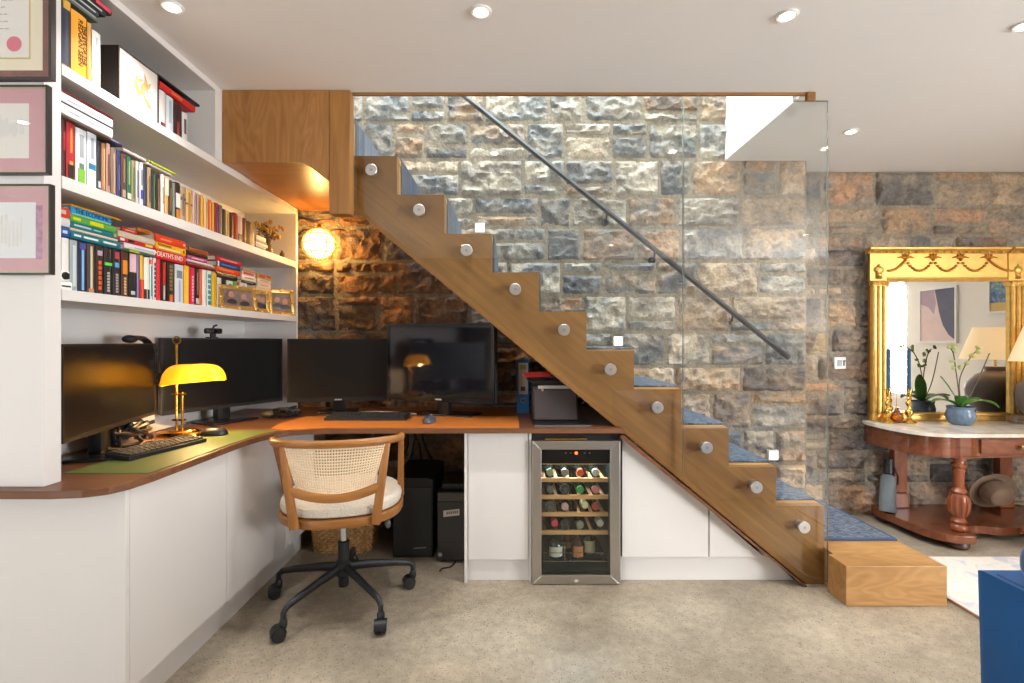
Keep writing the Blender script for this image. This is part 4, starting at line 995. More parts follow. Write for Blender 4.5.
# gilt photo frames
def photo_frame(label, px, py0, d, w, h, ang, oval=False, parts=True):
    c = Vector((px, d, 0)); zb_ = S1 + .003
    t = thing('photo_frame', label, 'photo frame', (c.x, d, zb_), rz=ang)
    T = Matrix.Rotation(math.radians(-9), 4, 'X')
    b_ = .022
    m = MB()
    def ring(ax, az, bx_, bz, y, dep):  # ornate moulding made of four mitred lengths
        pass
    for q in (((-w/2, 0), (w/2, 0), (w/2 - b_, b_), (-w/2 + b_, b_)), ((w/2, 0), (w/2, h), (w/2 - b_, h - b_), (w/2 - b_, b_)), ((w/2, h), (-w/2, h), (-w/2 + b_, h - b_), (w/2 - b_, h - b_)), ((-w/2, h), (-w/2, 0), (-w/2 + b_, b_), (-w/2 + b_, h - b_))):
        m.prism([T @ Vector((x, 0, z)) for x, z in q], T @ Vector((0, .012, 0)), bev=.003)
    for x, z in ((-w/2 + .01, .012), (w/2 - .01, .012), (-w/2 + .01, h - .010), (w/2 - .01, h - .010), (0, h - .008), (0, .010), (-w/2 + .009, h/2), (w/2 - .009, h/2)):
        m.ball(T @ Vector((x, -.001, z)), (.013, .005, .010), seg=10, ring=6)
    build(m, 'moulding', gold_leaf, t, local=True)
    m = MB(); m.prism([T @ Vector((x, .006, z)) for x, z in ((-w/2 + b_ - .003, b_ - .003), (w/2 - b_ + .003, b_ - .003), (w/2 - b_ + .003, h - b_ + .003), (-w/2 + b_ - .003, h - b_ + .003))], T @ Vector((0, .004, 0)))
    ph = build(m, 'photograph', pm('photo_paper ' + label[:12], (128, 108, 98), .35, var=.3, vscale=40), t, local=True, smooth=0)
    for k, (ux, uz, col) in enumerate(((-.22, .5, 0), (.2, .42, 0))):
        m = MB()
        cx_, cz_ = ux * (w - 2*b_), b_ + uz * (h - 2*b_)
        m.ball(T @ Vector((cx_, .0055, cz_ + .012)), (.017, .0012, .022), seg=12, ring=6)
        m.ball(T @ Vector((cx_, .0058, cz_ - .024)), (.030, .0012, .018), seg=12, ring=6, mi=1)
        build(m, 'pictured_person', [pm('photo_skin', (176, 128, 106), .5), pm('photo_cloth', (52, 42, 42), .5)], ph, local=True)
    m = MB(); m.prism([(-.02, .014 + h*.5*math.sin(math.radians(9)), h * .5), (.02, .014 + h*.5*math.sin(math.radians(9)), h * .5), (.03, .055, .001), (-.03, .055, .001)], (0, .003, 0)); build(m, 'easel_back', pm('easel_card', (40, 34, 30), .8), t, local=True, smooth=0)
    return t
photo_frame('wide gilt frame with photo of two people on the lower shelf', -1.39, 309, 2.62, .215, .128, math.radians(66))
photo_frame('narrow gilt frame standing between two others on the lower shelf', -1.388, 312, 2.85, .10, .128, math.radians(60))
photo_frame('upright gilt frame at the far end of the lower shelf', -1.393, 314, 3.105, .150, .160, math.radians(42))
# dried flowers in a little vase
c = P(278, 244, 2.98); c.z = S2 + .0006; c.x = -1.42
t = thing('dried_flowers', 'gold dried flowers and dark leaves in a small glass vase on the upper shelf', 'flowers', c)
m = MB(); m.lathe([(0, 0), (.022, 0), (.026, .01), (.026, .05), (.018, .062), (.020, .068), (.016, .068), (.014, .06), (.0, .058)], c, 18); build(m, 'vase', pm('amber_glass', (196, 150, 90), .1, trans=.6), t)
rr = random.Random(8); ms = MB(); ml = MB(); mf = MB()
for k in range(26):
    an = rr.uniform(0, 2*PI); sp = rr.uniform(.02, .075); hh = rr.uniform(.08, .17)
    tip = c + Vector((max(-.10, sp * math.cos(an)) , sp * math.sin(an), .06 + hh * .75)); mid = c + Vector((sp * .3 * math.cos(an), sp * .3 * math.sin(an), .06 + hh * .4))
    ms.tube([c + Vector((0, 0, .03)), mid, tip], .0012, 5)
    for q in range(4):
        p = tip + Vector((rr.uniform(-.012, .012), rr.uniform(-.012, .012), rr.uniform(-.02, .012)))
        mf.ball(p, (.007, .007, .011), seg=7, ring=5)
    if k % 2 == 0:
        for q in range(3):
            p = mid.lerp(tip, rr.uniform(.1, .8)); d = Vector((math.cos(an + rr.uniform(-1.4, 1.4)), math.sin(an + rr.uniform(-1.4, 1.4)), rr.uniform(-.5, .5))).normalized() * .03
            s_ = d.cross(Vector((0, 0, 1))).normalized() * .008
            ml.prism([p, p + d * .5 + s_, p + d, p + d * .5 - s_], (0, 0, .0012))
build(ms, 'stem', pm('dry_stem', (120, 96, 56), .8), t); build(mf, 'flower_head', pm('dry_gold', (206, 156, 70), .8), t); build(ml, 'leaf', pm('dark_leaf', (56, 72, 50), .6), t)
m = MB(); c2 = Vector((-1.385, 3.085, S2 + .0006)); m.lathe([(0, 0), (.012, 0), (.014, .03), (.006, .042), (.006, .05), (0, .05)], c2, 12); build(m, 'small_bottle', pm('brown_glass_bottle', (90, 54, 30), .15), label='tiny brown bottle beside the dried flowers on the upper shelf', cat='bottle')

# ---- framed prints on the end wall
WY = 1.479
def wp(px, py): return (px - CX) / (F / (WY - .017)), H - (py - CY) / (F / (WY - .017))
def print_frame(label, x0, x1, y0, y1, mats, wid, tilt=0.0, inner=None):
    X1, Z1 = wp(x1, y0); X0, Z0 = wp(x0, y1)
    t = thing('framed_print', label, 'framed print', ((X0 + X1) / 2, WY - .012, Z0))
    T = Matrix.Translation(((X0 + X1) / 2, WY - .002, (Z0 + Z1) / 2))
    w, h = X1 - X0, Z1 - Z0; D = .016
    T = T @ Matrix.Rotation(tilt, 4, 'Y')
    def rectring(mb, ow, oh, iw, ih, ya, yb_, mi=0):
        o_ = [(-ow, -oh), (ow, -oh), (ow, oh), (-ow, oh)]; i_ = [(-iw, -ih), (iw, -ih), (iw, ih), (-iw, ih)]
        for k in range(4):
            j = (k + 1) % 4
            mb.prism([T @ Vector((p[0], ya, p[1])) for p in (o_[k], o_[j], i_[j], i_[k])], T.to_3x3() @ Vector((0, yb_ - ya, 0)), mi)
    m = MB(); rectring(m, w/2, h/2, w/2 - wid, h/2 - wid, -D, 0); build(m, 'moulding', mats[0], t, smooth=0)
    if len(mats) > 2:
        m = MB(); rectring(m, w/2 - wid + .0002, h/2 - wid + .0002, w/2 - wid - mats[3], h/2 - wid - mats[3], -D + .003, -.004); build(m, 'slip', mats[2], t, smooth=0)
    m = MB(); a, b_ = w/2 - wid, h/2 - wid
    m.prism([T @ Vector(p) for p in ((-a, -.012, -b_), (a, -.012, -b_), (a, -.012, b_), (-a, -.012, b_))], T.to_3x3() @ Vector((0, .006, 0))); mt = build(m, 'mount', mats[1], t, smooth=0)
    m = MB(); m.prism([T @ Vector(p) for p in ((-a, -.0155, -b_), (a, -.0155, -b_), (a, -.0155, b_), (-a, -.0155, b_))], T.to_3x3() @ Vector((0, .0015, 0))); build(m, 'glazing', thin_glass('picture_glass', (.99, .99, .99)), t, smooth=0)
    return t, mt, T, w, h
def sheet(mt, name, x0, y0, x1, y1, mat, yy=-.0128, th=.0006):
    a, b_ = wp(x0, y0), wp(x1, y1)
    m = MB(); m.box(a[0], WY - .002 + yy, b_[1], b_[0], WY - .002 + yy + th, a[1]); return build(m, name, mat, mt, smooth=0)
cream = pm('cream_mount', (236, 226, 202), .8); pink_m = pm('pink_mount', (200, 150, 158), .8, var=.04, vscale=20); sheetw = pm('print_paper', (232, 228, 222), .8)
burr = pm('burr_wood_frame', (110, 46, 26), .28, var=.35, vscale=30, coat=.4); dark_f = pm('dark_frame', (50, 42, 40), .45)
t, mt, T, w, h = print_frame('certificate with pink seal in a dark burr wood frame, topmost on the end wall', -112, 51.5, -66, 79.5, (dark_f, cream, burr, .019), .008)
so = sheet(mt, 'certificate_sheet', -88, -44, 28, 57, sheetw)
sheet(so, 'gilt_line', -92, -48, 29.6, 58.6, pm('gilt_line', (206, 180, 110), .6), yy=-.0124, th=.0003)
c = wp(13.5, 43.5); m = MB(); m.lathe([(.0215, 0), (.0215, .0006)], M=Matrix.Translation((c[0], WY - .0149, c[1])) @ Matrix.Rotation(PI/2, 4, 'X'), seg=36); build(m, 'seal', pm('pink_seal', (222, 110, 134), .8), so)
m = MB(); rr = random.Random(2)
for k in range(9):
    zz = -30 + k * 7.2
    x = -60 + rr.uniform(0, 10); xe_ = rr.choice([8, 12, 18, 4])
    while x < xe_:
        l = rr.uniform(2, 6); a, b_ = wp(x, zz), wp(min(x + l, xe_), zz + 1.1); x += l + 1.4
        if zz < 34: m.box(a[0], WY - .0151, b_[1], b_[0], WY - .0147, a[1])
build(m, 'written_lines', pm('faint_ink', (176, 172, 170), .8), so, smooth=0)
blk = pm('black_gold_frame', (42, 38, 36), .4); champagne = pm('champagne_slip', (176, 160, 130), .4, .4)
t, mt, T, w, h = print_frame('pink mounted pale landscape print in a thin black frame, middle of the three', -112, 47.5, 84.8, 174, (blk, pink_m, champagne, .005), .005)
so = sheet(mt, 'picture', -88, 103, 28, 158, sheetw)
m = MB()
for k in range(30):
    a, b_ = wp(-80 + k * 3.4, 122 + rr.uniform(-5, 3)), wp(-80 + k * 3.4 + rr.uniform(2, 6), 134 + rr.uniform(-1, 3)); m.box(a[0], WY - .0152 - k * .00001, b_[1], b_[0], WY - .0148, a[1])
build(m, 'sketched_buildings', pm('pencil_grey', (220, 219, 218), .8), so, smooth=0)
t, mt, T, w, h = print_frame('pink mounted print of a pale building in a thin black frame, lowest of the three', -112, 50.5, 184, 274.5, (blk, pink_m, champagne, .005), .005)
so = sheet(mt, 'picture', -88, 202, 35, 258, pm('print_blue_white', (226, 228, 232), .8))
sheet(so, 'plum_border', 35, 205, 41.5, 259, pm('plum_print', (168, 120, 150), .8, var=.35, vscale=60))
m = MB()
for k in range(26):
    a, b_ = wp(-80 + k * 4.0, 218 + rr.uniform(-6, 6)), wp(-80 + k * 4.0 + rr.uniform(1.5, 3), 246 + rr.uniform(-4, 2)); m.box(a[0], WY - .0152 - k * .00001, b_[1], b_[0], WY - .0148, a[1])
build(m, 'sketched_facade', pm('pale_ochre_wash', (219, 217, 214), .8, var=.06, vscale=20), so, smooth=0)
# ================================================================ desk mats
T0 = DZ + .0004
m = MB(); m.prism([(x, y, T0) for x, y in ((-1.42, 1.625), (-1.152, 1.625), (-1.147, 1.8), (-1.147, 2.1), (-1.143, 2.2), (-1.13, 2.29), (-1.115, 2.345), (-1.09, 2.40), (-1.40, 2.42))], (0, 0, .0026))
build(m, 'desk_mat', pm('green_leather', (94, 106, 52), .5, bump=.1, bscale=150), label='green leather desk mat under the keyboard on the left wing', cat='desk mat', smooth=0)
m = MB(); m.prism([(x, y, T0) for x, y in ((-.90, 2.482), (.035, 2.482), (.035, 2.86), (-1.15, 2.86), (-1.185, 2.60), (-1.16, 2.47), (-1.075, 2.425))], (0, 0, .0026), bev=.001)  # left end reaches out to paint the lamp's orange glow on the worktop
build(m, 'desk_mat', pm('orange_leather', (216, 132, 60), .45, bump=.1, bscale=150), label='long orange leather desk mat by the far monitors, left end standing for lamp glow', cat='desk mat', smooth=0)
TM = T0 + .0026

# ================================================================ monitors
screen_m = pm('black_screen', (12, 12, 13), .3, spec=.5)
def monitor(label, A, B, zb, zt, depth=.035, bez=.011, bezb=.022, stand='plate', gloss=None, logo=None, frame=None, base=(.24, .19), boff=0):
    A = Vector((A[0], A[1], 0)); B = Vector((B[0], B[1], 0)); c = (A + B) / 2; d = (B - A); w = d.length; d.normalize()
    ang = math.atan2(d.y, d.x)
    t = thing('monitor', label, 'monitor', (c.x, c.y, DZ), rz=ang)    # local +x along the screen, -y to the viewer
    z0, z1 = zb - DZ, zt - DZ; fr = frame or black_pl
    m = MB(); m.box(-w/2, .012, z0, w/2, depth, z1, bev=.006); build(m, 'back_shell', black_soft, t, local=True)
    m = MB()
    for q in ((-w/2, z0, w/2, z0 + bezb), (-w/2, z1 - bez, w/2, z1), (-w/2, z0 + bezb, -w/2 + bez, z1 - bez), (w/2 - bez, z0 + bezb, w/2, z1 - bez)):
        m.box(q[0], 0, q[1], q[2], .0118, q[3])
    bz = build(m, 'bezel', fr, t, local=True, smooth=0)
    m = MB(); m.box(-w/2 + bez, .002, z0 + bezb, w/2 - bez, .0116, z1 - bez); build(m, 'screen', gloss or screen_m, t, local=True, smooth=0)
    if logo:
        m = MB()
        for k in range(5): m.box(-.019 + k * .008, -.0008, z0 + bezb * .32, -.0135 + k * .008, 0, z0 + bezb * .62)
        build(m, 'logo', pm('logo_silver', (196, 196, 196), .3), bz, local=True, smooth=0)
    m = MB(); m.box(-.035, depth + .001, .012, .035, depth + .045, z0 + (z1 - z0) * .55, bev=.004); build(m, 'stand_column', black_pl, t, local=True)
    m = MB(); bw, bdp = base; y0 = depth - bdp * .55 + boff
    m.box(-bw/2, y0, .0008, bw/2, y0 + bdp, .0115, bev=.004); build(m, 'stand_base', pm('stand_base_gloss', (30, 30, 33), .25), t, local=True)
    return t
monitor('black ultrawide monitor nearest the end wall on the left wing of the desk', (-1.385, 1.580), (-1.556, 2.236), .883, 1.192, bez=.008, bezb=.014, frame=pm('bronze_bezel', (60, 48, 40), .3, .3), base=(.26, .20))
monitor('black ultrawide monitor with a webcam on top, behind the brass lamp', (-1.622, 2.372), (-1.338, 2.985), .855, 1.217, bez=.009, bezb=.018, base=(.26, .18))
monitor('black monitor standing between the webcam monitor and the bluish one', (-1.302, 2.965), (-.752, 3.085), .846, 1.216, bez=.010, bezb=.024, logo=True, base=(.22, .16))
monitor('thick framed monitor with a bluish reflecting screen, at the stair end of the desk', (-.7185, 2.955), (-.0945, 2.70), .868, 1.300, depth=.05, bez=.016, bezb=.026, logo=True, gloss=pm('glossy_screen', (22, 23, 30), .06, spec=.7), frame=pm('gloss_black_bezel', (14, 14, 20), .12), base=(.34, .17), boff=.085)
# webcam on the second monitor
c = P(213, 331.5, 2.62); A = math.atan2(.613, .284)
t = thing('webcam', 'small black webcam clipped on top of the monitor behind the lamp', 'webcam', (-1.517, 2.598, 1.2175), rz=A)
m = MB(); m.box(-.045, -.014, .022, .045, .012, .050, bev=.009, seg=3); build(m, 'body', black_pl, t, local=True)
m = MB(); m.lathe([(.010, 0), (.010, .003), (.007, .004), (0, .003)], M=Matrix.Translation((0, -.0138, .036)) @ Matrix.Rotation(PI/2, 4, 'X'), seg=18); build(m, 'lens', pm('lens_glass', (20, 22, 30), .05), t, local=True)
m = MB(); m.box(-.02, -.014, .0, .02, .03, .006, bev=.002); m.box(-.012, -.006, .005, .012, .008, .0225); build(m, 'clip', black_soft, t, local=True)
m = MB(); m.tube([(.0, 0, .049), (.004, 0, .060), (.02, 0, .066)], .005, 8); build(m, 'privacy_cover', black_pl, t, local=True)
# headset on the corner of the first monitor
c = Vector((-1.534, 2.14, 1.194))
t = thing('headset', 'black headset resting on the corner of the left ultrawide monitor', 'headset', c, rz=math.atan2(.656, -.171))
m = MB(); m.tube([(-.09, .02, .014), (-.03, .022, .022), (.03, .022, .020), (.07, .02, .006), (.098, .01, -.03), (.108, 0, -.08), (.10, -.01, -.13)], [.009, .010, .010, .010, .009, .008, .007], 10, flat=1.8); build(m, 'headband', pm('headband_vinyl', (40, 32, 28), .35), t, local=True)
m = MB(); m.ball((-.08, .022, .016), (.042, .024, .016), seg=18, ring=10); build(m, 'ear_cup', black_soft, t, local=True)

# ================================================================ banker's lamp
LX, LY = -1.478, 2.28
t = thing('desk_lamp', "brass banker's lamp with glowing amber glass shade on the left wing", 'lamp', (LX, LY, DZ))
sc_ = F / LY
def lxz(px, py): return (px - CX) / sc_ - LX, H - (py - CY) / sc_ - DZ
m = MB(); m.lathe([(0, 0.0008), (1, .0008), (1, .012), (.96, .020), (.8, .024), (.74, .029), (.0, .029)], (0, 0, 0), 40, M=Matrix.Diagonal((.098, .062, 1, 1)))
build(m, 'base', brass, t, local=True)
x1, _ = lxz(176.7, 0); x2, _ = lxz(182, 0)
m = MB()
zt = lxz(0, 345)[1]
m.lathe([(.0055, .028), (.0055, zt), (.003, zt + .004)], (x1, 0, 0), 14); m.lathe([(.0055, .028), (.0055, lxz(0, 392)[1])], (x2 + .002, 0, 0), 14)
for z in (lxz(0, 394)[1], lxz(0, 420)[1]): m.box(x1 - .018, -.008, z - .004, x2 + .016, .008, z + .004, bev=.002)
build(m, 'stem', brass, t, local=True)
m = MB(); cz_ = lxz(0, 340.5)[1]
m.tube([(x1 + .017 * math.cos(a), 0, cz_ + .017 * math.sin(a)) for a in [2 * PI * k / 24 for k in range(24)]], .0032, 8, closed=True); build(m, 'ring_finial', brass, t, local=True)
xa, zb = lxz(164, 386.5); xb, zt_ = lxz(226, 363)
# shade: half barrel with closed rounded ends, open below, tipped a little forward
hw = (xb - xa) / 2; xm = (xa + xb) / 2
def shade_pt(u, v, r=1.0):
    # u along the barrel, v around it
    s_ = -1 + 2 * u
    prof = (1 - abs(s_) ** 5) ** .5 if abs(s_) < 1 else 0
    a = PI * (.02 + .96 * v)
    R_ = (.098 - .022 * u) * prof * r
    return Vector((xm + hw * s_ * r, -.062 * math.cos(a) * (prof * .9 + .02) * r - .012, zb + .028 * u + R_ * math.sin(a)))
m = MB(); m.grid(lambda u, v: shade_pt(u, v), 30, 20)
def shade_mat():
    mm, nt, b = newmat('amber_glass_shade'); N = nt.nodes.new; L = nt.links.new
    b.inputs['Base Color'].default_value = lin((246, 186, 40)); b.inputs['Roughness'].default_value = .18
    b.inputs['Emission Color'].default_value = lin((255, 160, 8)); b.inputs['Emission Strength'].default_value = .7
    b.inputs['Coat Weight'].default_value = .5
    tr = N('ShaderNodeBsdfTranslucent'); tr.inputs['Color'].default_value = lin((255, 190, 60)); mx = N('ShaderNodeMixShader'); mx.inputs[0].default_value = .06
    out = nt.nodes['Material Output']; L(b.outputs[0], mx.inputs[1]); L(tr.outputs[0], mx.inputs[2]); L(mx.outputs[0], out.inputs['Surface'])
    return mm
sh_m = shade_mat()
so = build(m, 'shade', sh_m, t, local=True, smooth=60, recalc=False)
m = MB(); m.ball((xm + .03, -.012, zb + .068), (.045, .016, .016), seg=16, ring=10); build(m, 'bulb', emitter('warm_bulb', (255, 196, 110), 26), t, local=True)
L_ = bpy.data.lights.new('desk_lamp_light', 'POINT'); L_.energy = 15; L_.color = (1, .68, .30); L_.shadow_soft_size = .03
lo = bpy.data.objects.new('desk_lamp_light', L_); COL.objects.link(lo); lo.location = (LX + xm + .035, LY - .018, DZ + zb + .052)
m = MB(); m.tube([(x1, 0, lxz(0, 380)[1]), (xa + .02, -.03, lxz(0, 378)[1]), (lxz(163, 0)[0] - .01, -.05, lxz(0, 385)[1])], .004, 8); m.ball((x1, -.006, lxz(0, 379)[1]), .011, seg=12, ring=8); build(m, 'pivot_arm', pm('dark_bronze', (70, 54, 36), .3, .7), t, local=True)

# ================================================================ keyboards and mice
def keyboard(label, c, ang, w, dp, keycol, body, ncol, z):
    t = thing('keyboard', label, 'keyboard', (c[0], c[1], z + .0004), rz=ang)
    m = MB(); m.prism([(-w/2, -dp/2, 0), (-w/2, dp/2, 0), (-w/2, dp/2, .024), (-w/2, -dp/2, .013)], (w, 0, 0), bev=.002); build(m, 'case', body, t, local=True, smooth=0)
    rows_ = 5; kw = (w - .016) / ncol; kd = (dp - .016) / rows_
    for r in range(rows_):
        y = -dp/2 + .008 + kd * (r + .5); zz = .0135 + .011 * (y + dp/2) / dp
        m = MB(); x = -w/2 + .008; c_ = 0
        while x < w/2 - .009:
            k = 6 if (r == 0 and abs(x) < kw * 3.2 and c_ == 3) else (1.5 if c_ == 0 and r in (1, 2) else 1)
            x1_ = min(x + kw * k, w/2 - .008)
            if x1_ - x > kw * .4: m.box(x + .0012, y - kd/2 + .0012, zz - .001, x1_ - .0012, y + kd/2 - .0012, zz + .006, bev=.001, seg=1)
            x += kw * k; c_ += 1
        build(m, 'key_row', keycol, t, local=True, smooth=0)
    return t
keyboard('compact keyboard with dark keys on the green mat', (-1.352, 1.965), math.atan2(.368, .063), .355, .105, pm('dark_keycaps', (64, 58, 50), .4), pm('dark_key_case', (28, 26, 32), .4), 15, TM)
keyboard('black full size keyboard on the orange mat', (-.776, 2.765), 0.0, .43, .135, pm('black_keycaps', (36, 36, 38), .5), black_soft, 19, TM)
def mouse(label, x, y, ang, mats):
    t = thing('computer_mouse', label, 'mouse', (x, y, TM + .0004), rz=ang)
    m = MB(); m.lathe([(.9, 0), (1, .1), (1, .3), (.93, .6), (.72, .85), (.4, .97), (0, 1.0)], seg=28, M=Matrix.Diagonal((.032, .057, .036, 1))); build(m, 'body', mats[0], t, local=True)
    m = MB(); m.lathe([(.011, -.003), (.011, .003)], seg=16, M=Matrix.Translation((0, -.028, .027)) @ Matrix.Rotation(PI/2, 4, 'Y')); build(m, 'scroll_wheel', mats[1], t, local=True)
mouse('black mouse beside the compact keyboard on the green mat', -1.325, 2.275, 1.9, (pm('mouse_black', (26, 25, 26), .4), grey_pl))
mouse('grey and black mouse on the orange mat', P(430, 0, 2.66).x, 2.64, PI - .15, (pm('mouse_grey', (74, 80, 92), .35), pm('mouse_wheel', (150, 156, 166), .3)))

# ================================================================ cables on the desk
def squiggle(c, n, rx, ry, rz, seed):
    r = random.Random(seed); return [Vector((c[0] + r.uniform(-rx, rx), c[1] + r.uniform(-ry, ry), c[2] + r.uniform(.004, rz))) for _ in range(n)]
def smooth_path(pts, k=6):
    out = []
    for i in range(len(pts) - 1):
        p0, p1, p2, p3 = pts[max(i-1, 0)], pts[i], pts[i+1], pts[min(i+2, len(pts)-1)]
        for j in range(k):
            t_ = j / k; out.append(.5 * ((2 * p1) + (-p0 + p2) * t_ + (2*p0 - 5*p1 + 4*p2 - p3) * t_*t_ + (-p0 + 3*p1 - 3*p2 + p3) * t_**3))
    out.append(pts[-1]); return out
cable_m = pm('black_cable', (24, 23, 24), .45); cable_g = pm('grey_cable', (150, 146, 140), .45)
m = MB()
for k in range(7): m.tube(smooth_path(squiggle((-1.555, 2.05, DZ + .006), 9, .05, .13, .085, 20 + k)), .0075, 6)
build(m, 'cable_bundle', cable_m, label='thick bundle of coiled black cables below the left ultrawide monitor', cat='cables', kind='stuff')
m = MB()
for k in range(8): m.tube(smooth_path(squiggle((-1.25, 2.86, DZ + .005), 9, .07, .10, .045, 40 + k)), .004, 6)
build(m, 'cable_bundle', cable_m, label='tangle of thin black cables between the webcam monitor and the next one', cat='cables', kind='stuff')
for k, (pts, mt, lb) in enumerate((
    ([(-.92, 2.93, .006), (-.80, 2.90, .022), (-.66, 2.905, .018), (-.55, 2.93, .006)], cable_g, 'pale grey cable lying behind the black full size keyboard'),
    ([(-.95, 2.90, .006), (-.80, 2.875, .008), (-.68, 2.89, .006), (-.60, 2.93, .006)], cable_m, 'black cable lying under the two far monitors'),
    ([(-1.47, 1.86, .03), (-1.44, 1.95, .012), (-1.47, 2.06, .02), (-1.44, 2.10, .007), (-1.36, 2.17, .007)], pm('braided_tan_cable', (120, 92, 60), .6), 'thin tan braided cable running from the compact keyboard'))):
    m = MB(); m.tube(smooth_path([Vector((p[0], p[1], DZ + p[2])) for p in pts]), .0045, 8); build(m, 'cable', mt, label=lb, cat='cable')
m = MB(); c = P(268, 403.5, 2.80); m.ball((c.x, 2.80, DZ + .024), (.038, .03, .022), seg=18, ring=10)
build(m, 'trackball', pm('olive_plastic', (70, 60, 36), .4), label='small rounded olive brown gadget among the black cables', cat='gadget')

# ================================================================ binder, printer, red stapler
c = P(523, 412.8, 3.0)
t = thing('ring_binder', 'blue lever arch binder standing against the stone wall', 'binder', (c.x, 3.12, DZ + .0006))
x0, x1, y0, y1, z0, z1 = c.x - .035, c.x + .035, 3.0, 3.26, DZ + .0008, DZ + .315
blue = pm('binder_blue', (22, 108, 176), .45)
m = MB(); m.box(x0, y0, z0, x1, y0 + .003, z1); m.box(x0, y0 + .0031, z0, x0 + .003, y1, z1); m.box(x1 - .003, y0 + .0031, z0, x1, y1, z1); build(m, 'cover', blue, t, smooth=0)
m = MB(); m.box(x0 + .004, y0 + .005, z0 + .004, x1 - .004, y1 - .01, z1 - .02); build(m, 'papers', paper, t, smooth=0)
m = MB(); m.box(x0 + .009, y0 - .0012, z0 + .11, x1 - .007, y0 - .0002, z1 - .02); lb = build(m, 'spine_label', pm('spine_label_grey', (206, 204, 198), .7), t, smooth=0)
m = MB(); m.box(x0 + .016, y0 - .0018, z1 - .06, x1 - .016, y0 - .0013, z1 - .03); build(m, 'green_patch', pm('label_green', (150, 170, 90), .7), lb, smooth=0)
m = MB(); m.box(x0 + .022, y0 - .0018, z0 + .13, x1 - .022, y0 - .0013, z0 + .155); build(m, 'dark_patch', pm('label_dark', (90, 90, 90), .7), lb, smooth=0)
m = MB(); m.lathe([(.012, 0), (.0145, .002), (.010, .002), (.009, 0)], M=Matrix.Translation((c.x, y0 - .0002, z0 + .075)) @ Matrix.Rotation(PI/2, 4, 'X'), seg=22); build(m, 'finger_ring', steel, t)
pd = 2.64; ps = F / pd
def px_(px): return (px - CX) / ps
def pz_(py): return H - (py - CY) / ps
t = thing('printer', 'small dark grey printer standing at the stair end of the desk', 'printer', (.22, pd + .1, DZ))
m = MB(); m.box(px_(532.5), pd, DZ + .012, px_(578), pd + .26, pz_(386), bev=.006); build(m, 'body', pm('printer_black', (40, 36, 36), .5), t)
m = MB(); m.box(px_(534.5), pd - .006, DZ + .018, px_(576.5), pd - .0005, pz_(389.5), bev=.002); fr_ = build(m, 'front_panel', pm('printer_front', (70, 62, 62), .42), t, smooth=0)
m = MB(); m.box(px_(538), pd - .007, pz_(388.6), px_(577.5), pd - .0006, pz_(385.4), bev=.001); build(m, 'top_rim', pm('printer_rim', (190, 184, 184), .4), t, smooth=0)
m = MB(); m.box(px_(541.4), pd - .010, pz_(391), px_(543.4), pd - .0062, pz_(388), bev=.001); build(m, 'tab', pm('tab_tan', (190, 160, 130), .5), fr_, smooth=0)
m = MB(); m.box(px_(533), pd - .12, DZ + .0008, px_(588), pd + .2, DZ + .011, bev=.002); build(m, 'paper_tray', black_pl, t, smooth=0)
m = MB(); m.box(px_(533.5), pd - .1225, DZ + .002, px_(587.5), pd - .1201, DZ + .007); build(m, 'tray_lip', pm('lip_silver', (150, 150, 152), .3, .5), t, smooth=0)
zt = pz_(386)
m = MB(); m.prism([(px_(528.5), pd + .03, zt + .027), (px_(560), pd + .03, zt + .027), (px_(560), pd + .03, zt + .001), (px_(534), pd + .03, zt + .001)], (0, .2, 0), bev=.003)
build(m, 'scanner_box', pm('dark_box', (30, 26, 26), .5), label='flat black box lying on top of the printer under the red stapler', cat='box', smooth=0)
t = thing('stapler', 'glossy red long-arm stapler lying on the black box over the printer', 'stapler', (px_(538), pd + .08, zt + .028))
z = zt + .0278; red = pm('gloss_red', (200, 28, 22), .18, coat=.5)
xx0 = px_(522.5)
m = MB(); m.prism([(xx0, pd + .06, z + .022), (xx0 + .006, pd + .06, z + .034), (xx0 + .05, pd + .06, z + .040), (px_(552), pd + .06, z + .044), (px_(552), pd + .06, z + .014), (xx0 + .025, pd + .06, z + .009)], (0, .04, 0), bev=.005); build(m, 'arm', red, t)
m = MB(); m.prism([(xx0 + .022, pd + .055, z + .0005), (px_(552), pd + .055, z + .0005), (px_(552), pd + .055, z + .010), (xx0 + .03, pd + .055, z + .007)], (0, .05, 0), bev=.002); build(m, 'base', black_pl, t)

# ================================================================ under the desk
t = thing('computer_tower', 'larger plain black computer tower under the desk behind the chair', 'computer', (-.57, 3.0, 0))
d0 = 2.84; s_ = F / d0; X0, X1 = (392.7 - CX) / s_, (433 - CX) / s_; zt = H - (478 - CY) / s_
m = MB(); m.prism([(X0, d0 + .004, .001), (X1, d0 + .004, .001), (X1, d0 + .004, zt - .01), (X1 - .035, d0 + .004, zt), (X0, d0 + .004, zt)], (0, .44, 0), bev=.003); build(m, 'case', pm('tower_black', (24, 23, 24), .5), t, smooth=0)
m = MB(); m.box(X0 + .006, d0 - .004, .016, X1 - .006, d0 + .0035, zt - .05, bev=.003); fr_ = build(m, 'front_panel', pm('tower_front', (30, 29, 30), .45), t, smooth=0)
m = MB(); 
for k in range(5): m.box(X0 + .118 + k * .014, d0 - .0048, .052 + k * .001, X0 + .129 + k * .014, d0 - .0041, .058 + k * .001)
build(m, 'logo', pm('logo_grey', (150, 150, 150), .4), fr_, smooth=0)
t = thing('computer_tower', 'black computer tower with a pale sticker, beside the narrow white cupboard', 'computer', (-.33, 2.98, 0))
d0 = 2.77; s_ = F / d0; X0, X1 = (437 - CX) / s_, (472 - CX) / s_; zt = H - (492 - CY) / s_
X1 = min(X1, cx(464.6) - .004) if False else X1
